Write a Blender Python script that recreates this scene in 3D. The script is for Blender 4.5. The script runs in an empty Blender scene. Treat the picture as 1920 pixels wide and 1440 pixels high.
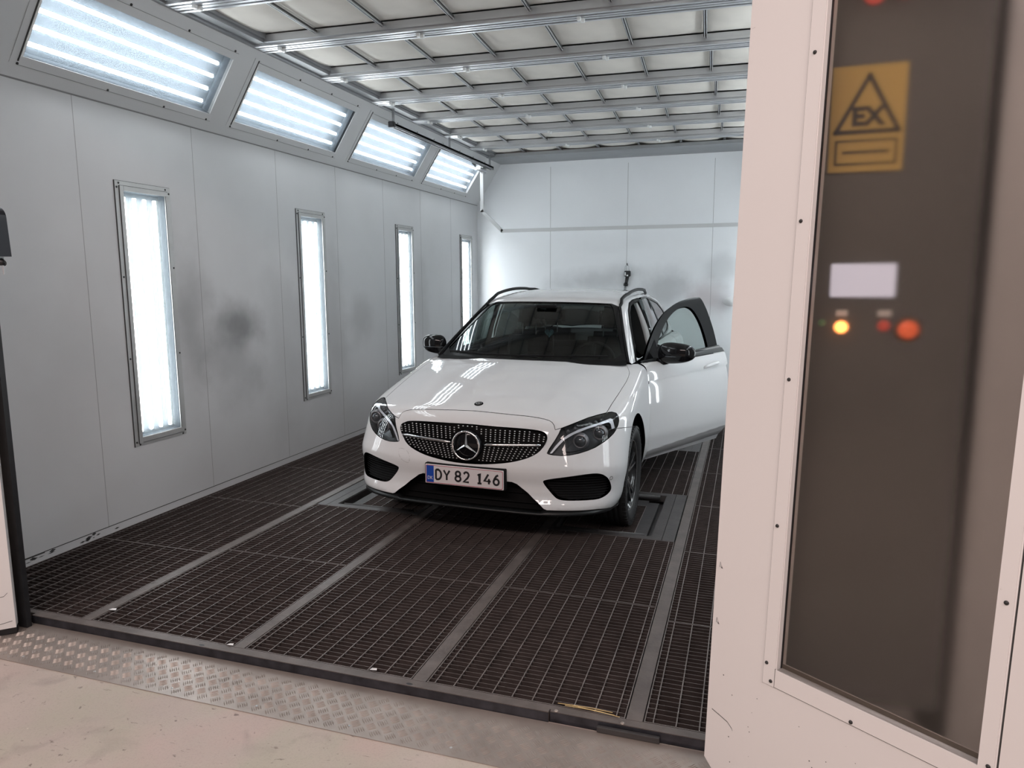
import bpy, bmesh, math, random
import numpy as np
from mathutils import Vector, Matrix
from mathutils.geometry import delaunay_2d_cdt
random.seed(7)
SC = bpy.context.scene
COL = SC.collection

# ------------------------------------------------------------------ camera
cam_d = bpy.data.cameras.new('camera')
cam = bpy.data.objects.new('camera', cam_d); COL.objects.link(cam)
cam_d.sensor_width = 36.0
cam_d.lens = 36.0 * 1340.8 / 1920.0
cam_d.clip_start = 0.05; cam_d.clip_end = 100
RIGHT = Vector((0.95056093, 0.31051096, -0.00410753))
UP = Vector((-0.04038828, 0.13673299, 0.98978426))
FWD = Vector((-0.30790049, 0.94068434, -0.14251404))
m = Matrix.Identity(4)
for i in range(3):
    m[i][0] = RIGHT[i]; m[i][1] = UP[i]; m[i][2] = -FWD[i]
m.translation = Vector((3.8454, -2.3981, 1.6))
cam.matrix_world = m
SC.camera = cam

# ------------------------------------------------------------------ view, world, workshop lights
SC.view_settings.view_transform = 'Standard'
SC.view_settings.look = 'None'
SC.view_settings.gamma = 1.0
SC.view_settings.use_curve_mapping = False
SC.view_settings.exposure = 0.0
SC.cycles.use_denoising = True
SC.cycles.max_bounces = 10
SC.cycles.transparent_max_bounces = 24
world = bpy.data.worlds.new('workshop_ambient'); SC.world = world
world.use_nodes = True
bg = world.node_tree.nodes['Background']
bg.inputs[0].default_value = (1.0, 0.87, 0.82, 1); bg.inputs[1].default_value = 0.14
TUBE_POWER = 14.8          # radiance of the booth's fluorescent tubes
def area_light(name, loc, rot, size, size_y, power, color):
    l = bpy.data.lights.new(name, 'AREA'); l.shape = 'RECTANGLE'; l.size = size; l.size_y = size_y
    l.energy = power; l.color = color
    o = bpy.data.objects.new(name, l); COL.objects.link(o); o.location = loc; o.rotation_euler = rot
    return o
# ceiling lights of the workshop hall the camera stands in
area_light('workshop_ceiling_light', (2.2, -4.6, 4.6), (math.radians(28), 0, 0), 5.0, 0.6, 228, (1.0, 0.84, 0.79))
area_light('workshop_ceiling_light.001', (6.2, -3.2, 4.4), (math.radians(20), math.radians(12), 0), 0.6, 3.0, 100, (1.0, 0.84, 0.79))

# ------------------------------------------------------------------ materials
def mat(name, color, rough=0.5, metal=0.0, var=0.0, scale=8.0, bump=0.0, bscale=60.0, coat=0.0, emit=None, estr=0.0, stretch=None, spec=None):
    mt = bpy.data.materials.new(name); mt.use_nodes = True
    nt = mt.node_tree; b = nt.nodes['Principled BSDF']
    b.inputs['Base Color'].default_value = (*color, 1)
    b.inputs['Roughness'].default_value = rough
    b.inputs['Metallic'].default_value = metal
    b.inputs['Coat Weight'].default_value = coat
    b.inputs['Coat Roughness'].default_value = 0.02
    if spec is not None: b.inputs['Specular IOR Level'].default_value = spec
    if emit: 
        b.inputs['Emission Color'].default_value = (*emit, 1); b.inputs['Emission Strength'].default_value = estr
    if var or bump:
        tc = nt.nodes.new('ShaderNodeTexCoord'); mp = nt.nodes.new('ShaderNodeMapping')
        nt.links.new(tc.outputs['Object'], mp.inputs[0])
        if stretch: mp.inputs['Scale'].default_value = stretch
    if var:
        n = nt.nodes.new('ShaderNodeTexNoise'); n.inputs['Scale'].default_value = scale; n.inputs['Detail'].default_value = 5
        nt.links.new(mp.outputs[0], n.inputs['Vector'])
        r = nt.nodes.new('ShaderNodeMapRange'); r.inputs[1].default_value = 0.3; r.inputs[2].default_value = 0.7
        r.inputs[3].default_value = 1 - var; r.inputs[4].default_value = 1 + var
        nt.links.new(n.outputs['Fac'], r.inputs[0])
        mx = nt.nodes.new('ShaderNodeVectorMath'); mx.operation = 'SCALE'
        mx.inputs[0].default_value = color
        nt.links.new(r.outputs[0], mx.inputs['Scale']); nt.links.new(mx.outputs[0], b.inputs['Base Color'])
    if bump:
        n2 = nt.nodes.new('ShaderNodeTexNoise'); n2.inputs['Scale'].default_value = bscale; n2.inputs['Detail'].default_value = 4
        nt.links.new(mp.outputs[0], n2.inputs['Vector'])
        bp = nt.nodes.new('ShaderNodeBump'); bp.inputs['Strength'].default_value = bump; bp.inputs['Distance'].default_value = 0.01
        nt.links.new(n2.outputs['Fac'], bp.inputs['Height']); nt.links.new(bp.outputs[0], b.inputs['Normal'])
    return mt

def schlick(nt, ior):
    r0 = ((ior - 1) / (ior + 1)) ** 2
    lw = nt.nodes.new('ShaderNodeLayerWeight'); lw.inputs['Blend'].default_value = 0.5
    pw = nt.nodes.new('ShaderNodeMath'); pw.operation = 'POWER'; pw.inputs[1].default_value = 5
    nt.links.new(lw.outputs['Facing'], pw.inputs[0])
    ma = nt.nodes.new('ShaderNodeMath'); ma.operation = 'MULTIPLY_ADD'; ma.inputs[1].default_value = 1 - r0; ma.inputs[2].default_value = r0
    nt.links.new(pw.outputs[0], ma.inputs[0])
    return ma.outputs[0]

def glass_mat(name, tint, refl_rough=0.0, ior=1.45, gloss=(1, 1, 1)):
    """thin clear pane: what is behind shows through tinted, fresnel reflection on top"""
    mt = bpy.data.materials.new(name); mt.use_nodes = True; nt = mt.node_tree
    nt.nodes.remove(nt.nodes['Principled BSDF']); out = nt.nodes['Material Output']
    tr = nt.nodes.new('ShaderNodeBsdfTransparent'); tr.inputs[0].default_value = (*tint, 1)
    gl = nt.nodes.new('ShaderNodeBsdfGlossy'); gl.inputs['Roughness'].default_value = refl_rough
    gl.inputs[0].default_value = (*gloss, 1)
    fr = schlick(nt, ior)
    mx = nt.nodes.new('ShaderNodeMixShader')
    nt.links.new(fr, mx.inputs[0]); nt.links.new(tr.outputs[0], mx.inputs[1]); nt.links.new(gl.outputs[0], mx.inputs[2])
    nt.links.new(mx.outputs[0], out.inputs[0])
    return mt

def dirt_mat(name, color, rough, spots, streak=0.03, spec=0.3, scuff=0.0):
    """painted panel with overspray soot at given places: spots = (x,y,z, rx,ry,rz, darkness, (r,g,b))"""
    mt = mat(name, color, rough, var=streak, scale=1.1, spec=spec)
    nt = mt.node_tree; b = nt.nodes['Principled BSDF']
    src = b.inputs['Base Color'].links[0].from_socket
    geo = nt.nodes.new('ShaderNodeNewGeometry')
    nz = nt.nodes.new('ShaderNodeTexNoise'); nz.inputs['Scale'].default_value = 2.6; nz.inputs['Detail'].default_value = 5
    nt.links.new(geo.outputs['Position'], nz.inputs['Vector'])
    cur = src
    for (x, y, z, rx, ry, rz, dk, col) in spots:
        s = nt.nodes.new('ShaderNodeVectorMath'); s.operation = 'SUBTRACT'; s.inputs[1].default_value = (x, y, z)
        nt.links.new(geo.outputs['Position'], s.inputs[0])
        d = nt.nodes.new('ShaderNodeVectorMath'); d.operation = 'DIVIDE'; d.inputs[1].default_value = (rx, ry, rz)
        nt.links.new(s.outputs[0], d.inputs[0])
        l = nt.nodes.new('ShaderNodeVectorMath'); l.operation = 'LENGTH'; nt.links.new(d.outputs[0], l.inputs[0])
        a = nt.nodes.new('ShaderNodeMath'); a.operation = 'MULTIPLY_ADD'; a.inputs[1].default_value = 1.3; a.inputs[2].default_value = -0.65
        nt.links.new(nz.outputs['Fac'], a.inputs[0])
        e = nt.nodes.new('ShaderNodeMath'); e.operation = 'ADD'
        nt.links.new(l.outputs['Value'], e.inputs[0]); nt.links.new(a.outputs[0], e.inputs[1])
        r = nt.nodes.new('ShaderNodeMapRange'); r.interpolation_type = 'SMOOTHSTEP'
        r.inputs[1].default_value = 0.1; r.inputs[2].default_value = 1.1; r.inputs[3].default_value = dk; r.inputs[4].default_value = 0
        nt.links.new(e.outputs[0], r.inputs[0])
        mx = nt.nodes.new('ShaderNodeMix'); mx.data_type = 'RGBA'
        nt.links.new(r.outputs[0], mx.inputs['Factor']); nt.links.new(cur, mx.inputs['A']); mx.inputs['B'].default_value = (*col, 1)
        cur = mx.outputs['Result']
    if scuff:
        sp = nt.nodes.new('ShaderNodeTexNoise'); sp.inputs['Scale'].default_value = 22; sp.inputs['Detail'].default_value = 8; sp.inputs['Roughness'].default_value = 0.7
        nt.links.new(geo.outputs['Position'], sp.inputs['Vector'])
        r = nt.nodes.new('ShaderNodeMapRange'); r.inputs[1].default_value = 0.70; r.inputs[2].default_value = 0.74; r.inputs[3].default_value = 0; r.inputs[4].default_value = scuff
        nt.links.new(sp.outputs['Fac'], r.inputs[0])
        mx = nt.nodes.new('ShaderNodeMix'); mx.data_type = 'RGBA'
        nt.links.new(r.outputs[0], mx.inputs['Factor']); nt.links.new(cur, mx.inputs['A']); mx.inputs['B'].default_value = (0.10, 0.085, 0.08, 1)
        cur = mx.outputs['Result']
    nt.links.new(cur, b.inputs['Base Color'])
    return mt

SOOT = (0.13, 0.13, 0.13)
M = {}
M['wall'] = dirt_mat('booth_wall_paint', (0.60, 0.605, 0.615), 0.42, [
    (0, 2.40, 1.26, .3, .30, .26, .62, (0.10, 0.10, 0.10)), (0, 2.30, 1.05, .3, .45, .5, .35, SOOT), (0, 1.82, 1.32, .3, .28, .75, .45, SOOT),
    (0, 2.95, 1.0, .3, .5, 1.0, .22, SOOT), (0, 4.24, 1.2, .3, .35, .35, .25, SOOT), (0, 3.75, 1.2, .3, .3, 1.0, .25, SOOT),
    (0, 5.75, 1.3, .3, .3, .9, .2, SOOT), (0, .7, .8, .3, .8, 1.0, .10, (0.30, 0.22, 0.19))], streak=0.05)
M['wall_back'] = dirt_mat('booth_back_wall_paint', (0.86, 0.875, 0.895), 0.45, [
    (1.9, 7.73, 1.62, .55, .4, .22, .30, SOOT), (1.35, 7.73, 1.55, .4, .4, .2, .25, SOOT), (2.75, 7.73, 1.5, .5, .4, .4, .38, SOOT),
    (3.3, 7.73, 1.35, .4, .4, .35, .35, (0.35, 0.20, 0.20)), (3.5, 7.73, 1.75, .35, .4, .3, .22, SOOT), (0.1, 7.73, 1.6, .22, .4, 1.2, .2, SOOT)], streak=0.03)
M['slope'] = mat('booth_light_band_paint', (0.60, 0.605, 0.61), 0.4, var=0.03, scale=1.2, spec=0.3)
M['door'] = dirt_mat('booth_door_paint', (0.80, 0.775, 0.77), 0.35, [], streak=0.02, scuff=0.35)
M['seam'] = mat('dark_joint', (0.05, 0.05, 0.05), 0.8)
M['fold'] = mat('grey_joint', (0.22, 0.22, 0.22), 0.7)
M['panel_seam'] = mat('panel_joint_grey', (0.33, 0.33, 0.33), 0.8)
M['frame'] = mat('lamp_frame_grey', (0.48, 0.485, 0.48), 0.4, metal=0.35, var=0.08, scale=6)
M['lamp_box'] = mat('lamp_reflector_grey', (0.10, 0.115, 0.13), 0.6, spec=0.05)
M['tube'] = mat('fluorescent_tube', (0.9, 0.9, 0.9), 0.4, emit=(0.93, 0.98, 1.0), estr=TUBE_POWER)
def diffuser(name, frac, col):
    mt = glass_mat(name, (0.97, 0.98, 0.98), 0.05); nt = mt.node_tree
    mx = [n for n in nt.nodes if n.type == 'MIX_SHADER'][0]
    tl = nt.nodes.new('ShaderNodeBsdfTranslucent'); tl.inputs[0].default_value = (*col, 1)
    m2 = nt.nodes.new('ShaderNodeMixShader'); m2.inputs[0].default_value = frac
    nt.links.new(mx.outputs[0], m2.inputs[1]); nt.links.new(tl.outputs[0], m2.inputs[2])
    nt.links.new(m2.outputs[0], nt.nodes['Material Output'].inputs[0])
    return mt
M['lamp_glass'] = diffuser('lamp_cover_glass', 0.060, (0.74, 0.86, 1.0))
M['lamp_glass_tall'] = diffuser('lamp_cover_frosted', 0.065, (0.86, 0.94, 0.96))
M['screw'] = mat('dark_screw', (0.05, 0.05, 0.05), 0.5, metal=0.6)
M['alu'] = mat('ceiling_aluminium', (0.62, 0.63, 0.65), 0.30, metal=0.85, var=0.06, scale=3, stretch=(1, 12, 12))
M['alu_dark'] = mat('ceiling_channel_grey', (0.30, 0.31, 0.32), 0.45, metal=0.5, var=0.08, scale=4)
M['filter'] = mat('ceiling_filter_cloth', (0.71, 0.68, 0.63), 0.95, var=0.05, scale=5, bump=0.25, bscale=350)
M['clip'] = mat('clear_plastic_clip', (0.85, 0.86, 0.85), 0.25)
M['steel'] = mat('galvanised_strip', (0.125, 0.105, 0.097), 0.5, metal=0.1, var=0.22, scale=9, bump=0.15, bscale=40)
M['grate'] = mat('grating_steel', (0.045, 0.034, 0.032), 0.6, metal=0.0, var=0.25, scale=12, bump=0.2, bscale=80)  # bar sides, shade put into the dark colour
M['grate_top'] = mat('lit_grating_top', (0.18, 0.155, 0.147), 0.5, metal=0.2, var=0.25, scale=12)  # bar tops of the same steel, paler as if catching overhead light
M['lift'] = mat('lift_painted_steel', (0.05, 0.047, 0.048), 0.5, metal=0.1, var=0.2, scale=10, bump=0.1, bscale=50)
M['lift_frame'] = mat('lift_frame_steel', (0.062, 0.056, 0.055), 0.5, metal=0.1, var=0.2, scale=10, bump=0.1, bscale=50)
M['pit'] = mat('pit_concrete', (0.035, 0.026, 0.025), 0.9, var=0.3, scale=3)
M['black'] = mat('black_rubber', (0.012, 0.012, 0.014), 0.45, var=0.3, scale=20)
M['bluesteel'] = mat('worn_blue_steel', (0.045, 0.046, 0.056), 0.4, metal=0.5, var=0.45, scale=14)
M['plate'] = mat('tread_plate_aluminium', (0.36, 0.31, 0.28), 0.40, metal=0.45, var=0.12, scale=7)
M['white_plastic'] = mat('white_plastic', (0.78, 0.78, 0.78), 0.4)

def concrete():
    mt = mat('workshop_concrete', (0.485, 0.42, 0.38), 0.6, var=0.07, scale=2.2, bump=0.12, bscale=90, spec=0.25)
    nt = mt.node_tree; b = nt.nodes['Principled BSDF']; src = b.inputs['Base Color'].links[0].from_socket
    tc = nt.nodes.new('ShaderNodeTexCoord')
    def layer(scale, lo, hi, amt, col, cur, dist=0.0, detail=6, mscale=(1, 1, 1)):
        mp = nt.nodes.new('ShaderNodeMapping'); mp.inputs['Scale'].default_value = mscale; mp.inputs['Rotation'].default_value = (0, 0, 0.5)
        nt.links.new(tc.outputs['Object'], mp.inputs[0])
        n = nt.nodes.new('ShaderNodeTexNoise'); n.inputs['Scale'].default_value = scale; n.inputs['Detail'].default_value = detail; n.inputs['Distortion'].default_value = dist
        nt.links.new(mp.outputs[0], n.inputs['Vector'])
        r = nt.nodes.new('ShaderNodeMapRange'); r.inputs[1].default_value = lo; r.inputs[2].default_value = hi; r.inputs[3].default_value = 0; r.inputs[4].default_value = amt
        nt.links.new(n.outputs['Fac'], r.inputs[0])
        mx = nt.nodes.new('ShaderNodeMix'); mx.data_type = 'RGBA'; mx.inputs['B'].default_value = (*col, 1)
        nt.links.new(r.outputs[0], mx.inputs['Factor']); nt.links.new(cur, mx.inputs['A'])
        return mx.outputs['Result']
    cur = layer(2.3, .47, .62, .75, (0.45, 0.425, 0.35), src)
    cur = layer(1.7, .52, .66, .7, (0.53, 0.405, 0.375), cur)
    cur = layer(160, .50, .74, .22, (0.27, 0.225, 0.20), cur, 0.0, 4)
    cur = layer(5, .60, .72, .35, (0.25, 0.21, 0.19), cur, 0.6, 8)
    cur = layer(30, .66, .72, .7, (0.12, 0.095, 0.085), cur, 0.4)
    cur = layer(14, .70, .72, .55, (0.16, 0.13, 0.11), cur, 0.2, 3, (1, 5, 1))
    cur = layer(45, .735, .76, .7, (0.62, 0.58, 0.50), cur)
    nt.links.new(cur, b.inputs['Base Color'])
    return mt
M['concrete'] = concrete()

# ------------------------------------------------------------------ helpers
class MB:
    """collects shapes, links them as ONE mesh object"""
    def __init__(s): s.v = []; s.f = []; s.sm = []; s.mi = []; s.cur = 0
    def add(s, vs, fs, smooth=False):
        b = len(s.v); s.v += [tuple(map(float, p)) for p in vs]
        s.f += [tuple(b + i for i in f) for f in fs]; s.sm += [smooth] * len(fs); s.mi += [s.cur] * len(fs)
        return s
    def box(s, x0, x1, y0, y1, z0, z1, bev=0.0):
        if bev <= 0:
            vs = [(x, y, z) for z in (z0, z1) for y in (y0, y1) for x in (x0, x1)]
            return s.add(vs, [(0, 2, 3, 1), (4, 5, 7, 6), (0, 1, 5, 4), (2, 6, 7, 3), (0, 4, 6, 2), (1, 3, 7, 5)])
        bm = bmesh.new(); bmesh.ops.create_cube(bm, size=1)
        for v in bm.verts: v.co = Vector(((x0 + x1) / 2 + v.co.x * (x1 - x0), (y0 + y1) / 2 + v.co.y * (y1 - y0), (z0 + z1) / 2 + v.co.z * (z1 - z0)))
        bmesh.ops.bevel(bm, geom=list(bm.edges), offset=bev, segments=2, affect='EDGES', profile=0.5)
        return s.bm(bm)
    def bm(s, bm, mtx=None, smooth=False):
        if mtx is not None: bm.transform(mtx)
        bm.verts.index_update()
        s.add([v.co[:] for v in bm.verts], [[v.index for v in f.verts] for f in bm.faces], smooth); bm.free(); return s
    def obox(s, c, ax, ay, az):
        c, ax, ay, az = map(Vector, (c, ax, ay, az))
        vs = [c + i * ax + j * ay + k * az for k in (-1, 1) for j in (-1, 1) for i in (-1, 1)]
        return s.add(vs, [(0, 2, 3, 1), (4, 5, 7, 6), (0, 1, 5, 4), (2, 6, 7, 3), (0, 4, 6, 2), (1, 3, 7, 5)])
    def tube(s, path, r, n=10, caps=True, smooth=True, closed=False):
        P = [Vector(p) for p in path]; rs = r if hasattr(r, '__len__') else [r] * len(P)
        N = len(P); vs = []; fs = []; ref = None
        for i, p in enumerate(P):
            t = (P[(i + 1) % N] - P[i - 1]) if closed else (P[min(i + 1, N - 1)] - P[max(i - 1, 0)])
            t.normalize()
            if ref is None: ref = Vector((0, 0, 1)) if abs(t.z) < 0.9 else Vector((1, 0, 0))
            a = (ref - ref.dot(t) * t).normalized(); ref = a; b = t.cross(a)
            for k in range(n):
                w = 2 * math.pi * k / n; vs.append(p + rs[i] * (math.cos(w) * a + math.sin(w) * b))
        for i in range(N if closed else N - 1):
            j = (i + 1) % N
            for k in range(n): fs.append((i * n + k, i * n + (k + 1) % n, j * n + (k + 1) % n, j * n + k))
        s.add(vs, fs, smooth)
        if caps and not closed:
            b = len(s.v) - len(vs)
            s.f += [tuple(b + k for k in range(n))[::-1], tuple(b + (N - 1) * n + k for k in range(n))]; s.sm += [False] * 2; s.mi += [s.cur] * 2
        return s
    def lathe(s, prof, mtx=None, n=32, smooth=True, arc=2 * math.pi):
        """profile (r, h) about local z"""
        mtx = mtx or Matrix.Identity(4); k = len(prof); vs = []; fs = []
        for i in range(n):
            w = arc * i / n
            vs += [mtx @ Vector((r * math.cos(w), r * math.sin(w), h)) for r, h in prof]
        for i in range(n):
            j = (i + 1) % n
            fs += [(i * k + q, j * k + q, j * k + q + 1, i * k + q + 1) for q in range(k - 1)]
        return s.add(vs, fs, smooth)
    def prism(s, poly, fn, d):
        """2-D polygon mapped to 3-D by fn(u,v,depth), thickness d"""
        n = len(poly)
        vs = [fn(u, v, 0) for u, v in poly] + [fn(u, v, d) for u, v in poly]
        fs = [tuple(range(n)), tuple(range(n, 2 * n))[::-1]] + [(i, n + i, n + (i + 1) % n, (i + 1) % n) for i in range(n)]
        return s.add(vs, fs)
    def build(s, name, material, parent=None, mats=None):
        me = bpy.data.meshes.new(name); me.from_pydata(s.v, [], s.f); me.validate()
        me.polygons.foreach_set('use_smooth', s.sm[:len(me.polygons)])
        for q in (mats or [material]): me.materials.append(q)
        if mats: me.polygons.foreach_set('material_index', s.mi[:len(me.polygons)])
        bm = bmesh.new(); bm.from_mesh(me); bmesh.ops.recalc_face_normals(bm, faces=bm.faces); bm.to_mesh(me); bm.free()
        o = bpy.data.objects.new(name, me); COL.objects.link(o)
        if parent: o.parent = parent
        return o
def empty(name, loc=(0, 0, 0), rot=(0, 0, 0), parent=None):
    o = bpy.data.objects.new(name, None); COL.objects.link(o); o.location = loc; o.rotation_euler = rot
    o.empty_display_size = 0.1
    if parent: o.parent = parent
    return o
def tag(o, label=None, cat=None, group=None, kind=None):
    if label: o['label'] = label
    if cat: o['category'] = cat
    if group: o['group'] = group
    if kind: o['kind'] = kind
    return o
def copy_tree(o, parent=None):
    c = o.copy(); COL.objects.link(c)
    if parent: c.parent = parent
    for ch in list(o.children): copy_tree(ch, c)
    return c
def text_mesh(name, s, size, material, parent, mtx, extrude=0.0006, sx=1.0, bold=0.0):
    cu = bpy.data.curves.new(name, 'FONT'); cu.body = s; cu.size = size; cu.extrude = extrude; cu.offset = bold
    cu.align_x = 'CENTER'; cu.align_y = 'CENTER'
    t = bpy.data.objects.new(name, cu); COL.objects.link(t)
    bpy.context.view_layer.update()
    me = bpy.data.meshes.new_from_object(t.evaluated_get(bpy.context.evaluated_depsgraph_get()))
    bpy.data.objects.remove(t)
    me.transform(mtx @ Matrix.Diagonal((sx, 1, 1, 1)))
    me.materials.clear(); me.materials.append(material)
    o = bpy.data.objects.new(name, me); COL.objects.link(o); o.parent = parent
    return o
ORD = ['first', 'second', 'third', 'fourth', 'fifth', 'sixth', 'seventh', 'eighth', 'ninth']

# ================================================================== BOOTH SHELL
BX, BD, BH, Z1, XS = 4.40, 7.732, 3.2813, 2.7044, 0.3807
FZ = -0.040                     # workshop floor, a small step below the gratings

# workshop floor outside
tag(MB().box(-4, 9, -7, 0.0, FZ - 0.2, FZ).build('floor', M['concrete']), kind='structure')
# pit under the gratings
tag(MB().box(0, BX, 0.0, BD, -0.62, -0.60).box(0, BX, 0.0, 0.012, -0.6, -0.05).box(-0.06, 0.0, 0, BD, -0.6, -0.001).box(BX, BX + 0.06, 0, BD, -0.6, -0.001).box(0, BX, BD, BD + 0.06, -0.6, 0).build('trim_1', M['pit']), kind='structure')

# --- left wall: panelled, plus seams
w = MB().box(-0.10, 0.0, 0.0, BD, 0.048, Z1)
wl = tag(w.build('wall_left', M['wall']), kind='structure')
sm = MB()
for y in (1.0, 1.962, 2.93, 3.862, 4.82, 5.77, 6.72):
    sm.box(-0.001, 0.0008, y - 0.0016, y + 0.0016, 0.048, Z1)
sm.build('panel_joint', M['panel_seam'], wl)
def trim(name, mb, m_): return tag(mb.build(name, m_), kind='structure')
trim('baseboard_left', MB().box(-0.10, 0.004, 0.0, BD, -0.01, 0.045), M['wall'])
bl = MB(); random.seed(3)
for i in range(26):
    y = 0.03 + random.random() ** 2 * 1.1; a = random.uniform(.004, .02); b = random.uniform(.006, .03)
    z = random.uniform(.010, .036); bl.add([(0.0046, y - b, z), (0.0046, y, z - a * .4), (0.0046, y + b, z + a * .2), (0.0046, y, z + a * .6)], [(0, 1, 2, 3)])
bl.box(0.0, 0.0048, 0.0, 0.55, 0.040, 0.046); bl.box(0.0, 0.0046, 0.55, BD, 0.0445, 0.0475)
bl.build('peeled_paint', M['seam'], bpy.data.objects['baseboard_left'])
# right wall (behind the door leaf, its lamps light the car) and back wall
trim('wall_right', MB().box(BX, BX + 0.1, 0.0, BD, 0.0, Z1), M['wall'])
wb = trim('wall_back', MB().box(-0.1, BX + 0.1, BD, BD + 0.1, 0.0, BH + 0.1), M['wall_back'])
sb = MB()
for x in (1.12, 2.222, 3.37): sb.box(x - 0.0022, x + 0.0022, BD - 0.0012, BD + 0.01, 0.0, 3.2)
sb.build('panel_joint', M['panel_seam'], wb)
# light band sloping from wall to ceiling, both sides (openings for the lamps)
LAMP_Y = [(0.64, 2.09), (2.325, 3.775), (4.03, 5.485), (5.72, 7.15)]
SL = math.hypot(XS, BH - Z1); S0, S1 = 0.13, 0.553
def slope_pt(side, y, s, d=0.0):
    """point on the sloped band: s up the slope, d into the booth"""
    ux, uz = XS / SL, (BH - Z1) / SL
    x = ux * s + uz * d; z = Z1 + uz * s - ux * d
    return Vector((x if side < 0 else BX - x, y, z))
for side, nm in ((-1, 'trim_2'), (1, 'trim_3')):
    sl = MB()
    def q(y0, y1, s0, s1):
        vs = [slope_pt(side, y, s, d) for d in (0, -0.03) for (y, s) in ((y0, s0), (y1, s0), (y1, s1), (y0, s1))]
        sl.add(vs, [(0, 1, 2, 3), (7, 6, 5, 4), (0, 4, 5, 1), (1, 5, 6, 2), (2, 6, 7, 3), (3, 7, 4, 0)])
    q(0, BD, 0, S0); q(0, BD, S1, SL)
    ys = [0.0] + [v for p in LAMP_Y for v in p] + [BD]
    for a, b in zip(ys[::2], ys[1::2]): q(a, b, S0, S1)
    o = trim(nm, sl, M['slope'])
    j = MB(); x0 = -0.001 if side < 0 else BX - 0.004
    j.box(x0, x0 + 0.005, 0, BD, Z1 - 0.005, Z1 + 0.003); j.build('fold_line', M['fold'], o)
# front wall of the booth beside the opening
trim('wall_front', MB().box(-2.6, 0.50, 0.0, 0.06, FZ, 3.6).box(3.86, 7.0, 0.0, 0.06, FZ, 3.6).box(0.56, 3.86, 0.0, 0.06, 2.95, 3.6), M['wall'])
# ceiling plenum above the filters
trim('ceiling', MB().box(-0.1, BX + 0.1, 0.0, BD + 0.1, BH + 0.16, BH + 0.22), M['alu_dark'])
ce = MB()
for s_ in (0, 1):
    X = (lambda x: x) if s_ == 0 else (lambda x: BX - x)
    a, b = sorted((X(XS - 0.01), X(XS + 0.035))); ce.box(a, b, 0, BD, BH - 0.006, BH + 0.02)
    a, b = sorted((X(XS + 0.04), X(XS + 0.115))); ce.box(a, b, 0, BD, BH + 0.006, BH + 0.05)
    a, b = sorted((X(XS + 0.10), X(XS + 0.135))); ce.box(a, b, 0, BD, BH + 0.03, BH + 0.09)
trim('trim_4', ce, M['alu_dark'])
trim('trim_5', MB().box(0.30, BX - 0.30, 7.12, BD, BH - 0.012, BH + 0.03), M['alu_dark'])

# ================================================================== CEILING GRID
SKEW = 0.050
def skew_rot(): return math.atan(SKEW)
BEAM_Y = [1.482, 2.323, 3.168, 4.020, 4.872, 5.710, 6.546]
def make_beam():
    r = empty('ceiling_beam')
    L0, L1 = -1.62 + 0.38, 2.37
    b = MB().box(L0, L1, -0.075, 0.075, 0.004, 0.022)
    for y0, y1 in ((-0.075, -0.050), (-0.030, -0.006), (0.004, 0.030), (0.052, 0.075)): b.box(L0, L1, y0, y1, -0.012, 0.006)
    b.box(L0, L1, -0.088, -0.078, 0.01, 0.06).box(L0, L1, 0.078, 0.088, 0.01, 0.06)
    b.build('profile', M['alu'], r)
    for x in (-1.07, 0.0, 1.105):
        c = MB()
        c.box(x - 0.012, x + 0.012, -0.034, -0.008, -0.034, -0.010, 0.004)
        c.box(x + 0.006, x + 0.034, -0.008, 0.016, -0.040, -0.012, 0.005)
        c.build('clip', M['clip'], r)
    return r
beam = make_beam()
NUM = ['nearest', 'second nearest', 'third', 'fourth', 'fifth', 'sixth', 'farthest']
for i, y in enumerate(BEAM_Y):
    o = beam if i == 0 else copy_tree(beam)
    o.location = (1.645, y, BH); o.rotation_euler = (0, 0, skew_rot())
    tag(o, f'silver aluminium ceiling beam, {NUM[i]} of seven from the entrance', 'beam', 'aluminium beams across the booth ceiling')
# filters
FX = [0.41, 0.929, 1.432, 1.939, 2.461, 2.983, 3.506, 4.02]
def make_filter(w, l):
    r = empty('ceiling_filter')
    n, k = 12, 12; vs = []; fs = []
    for j in range(k + 1):
        for i in range(n + 1):
            u, v = i / n, j / k
            sag = (1 - abs(2 * u - 1) ** 3.0) * (1 - abs(2 * v - 1) ** 3.0)
            vs.append((u * w, (v - .5) * l, 0.075 - 0.035 * sag))
    for j in range(k):
        for i in range(n): fs.append((j * (n + 1) + i, j * (n + 1) + i + 1, (j + 1) * (n + 1) + i + 1, (j + 1) * (n + 1) + i))
    MB().add(vs, fs, True).build('filter_cloth', M['filter'], r)
    MB().box(w - 0.011, w - 0.005, -l / 2, l / 2, 0.030, 0.045, 0.002).build('edge_rod', M['alu'], r)
    MB().box(w + 0.003, w + 0.009, -l / 2, l / 2, 0.030, 0.045, 0.002).build('edge_rod', M['alu'], r)
    MB().box(w - 0.016, w + 0.010, -l / 2, l / 2, 0.040, 0.052).build('rod_channel', M['seam'], r)
    return r
random.seed(5)
rows = [(BEAM_Y[i] + BEAM_Y[i + 1]) / 2 for i in range(6)]
rows = [BEAM_Y[0] - 0.43] + rows + [6.546 + 0.42]
protos = {}
ROWN = ['front row', 'second row', 'third row', 'fourth row', 'fifth row', 'sixth row', 'seventh row', 'back row']
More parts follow.
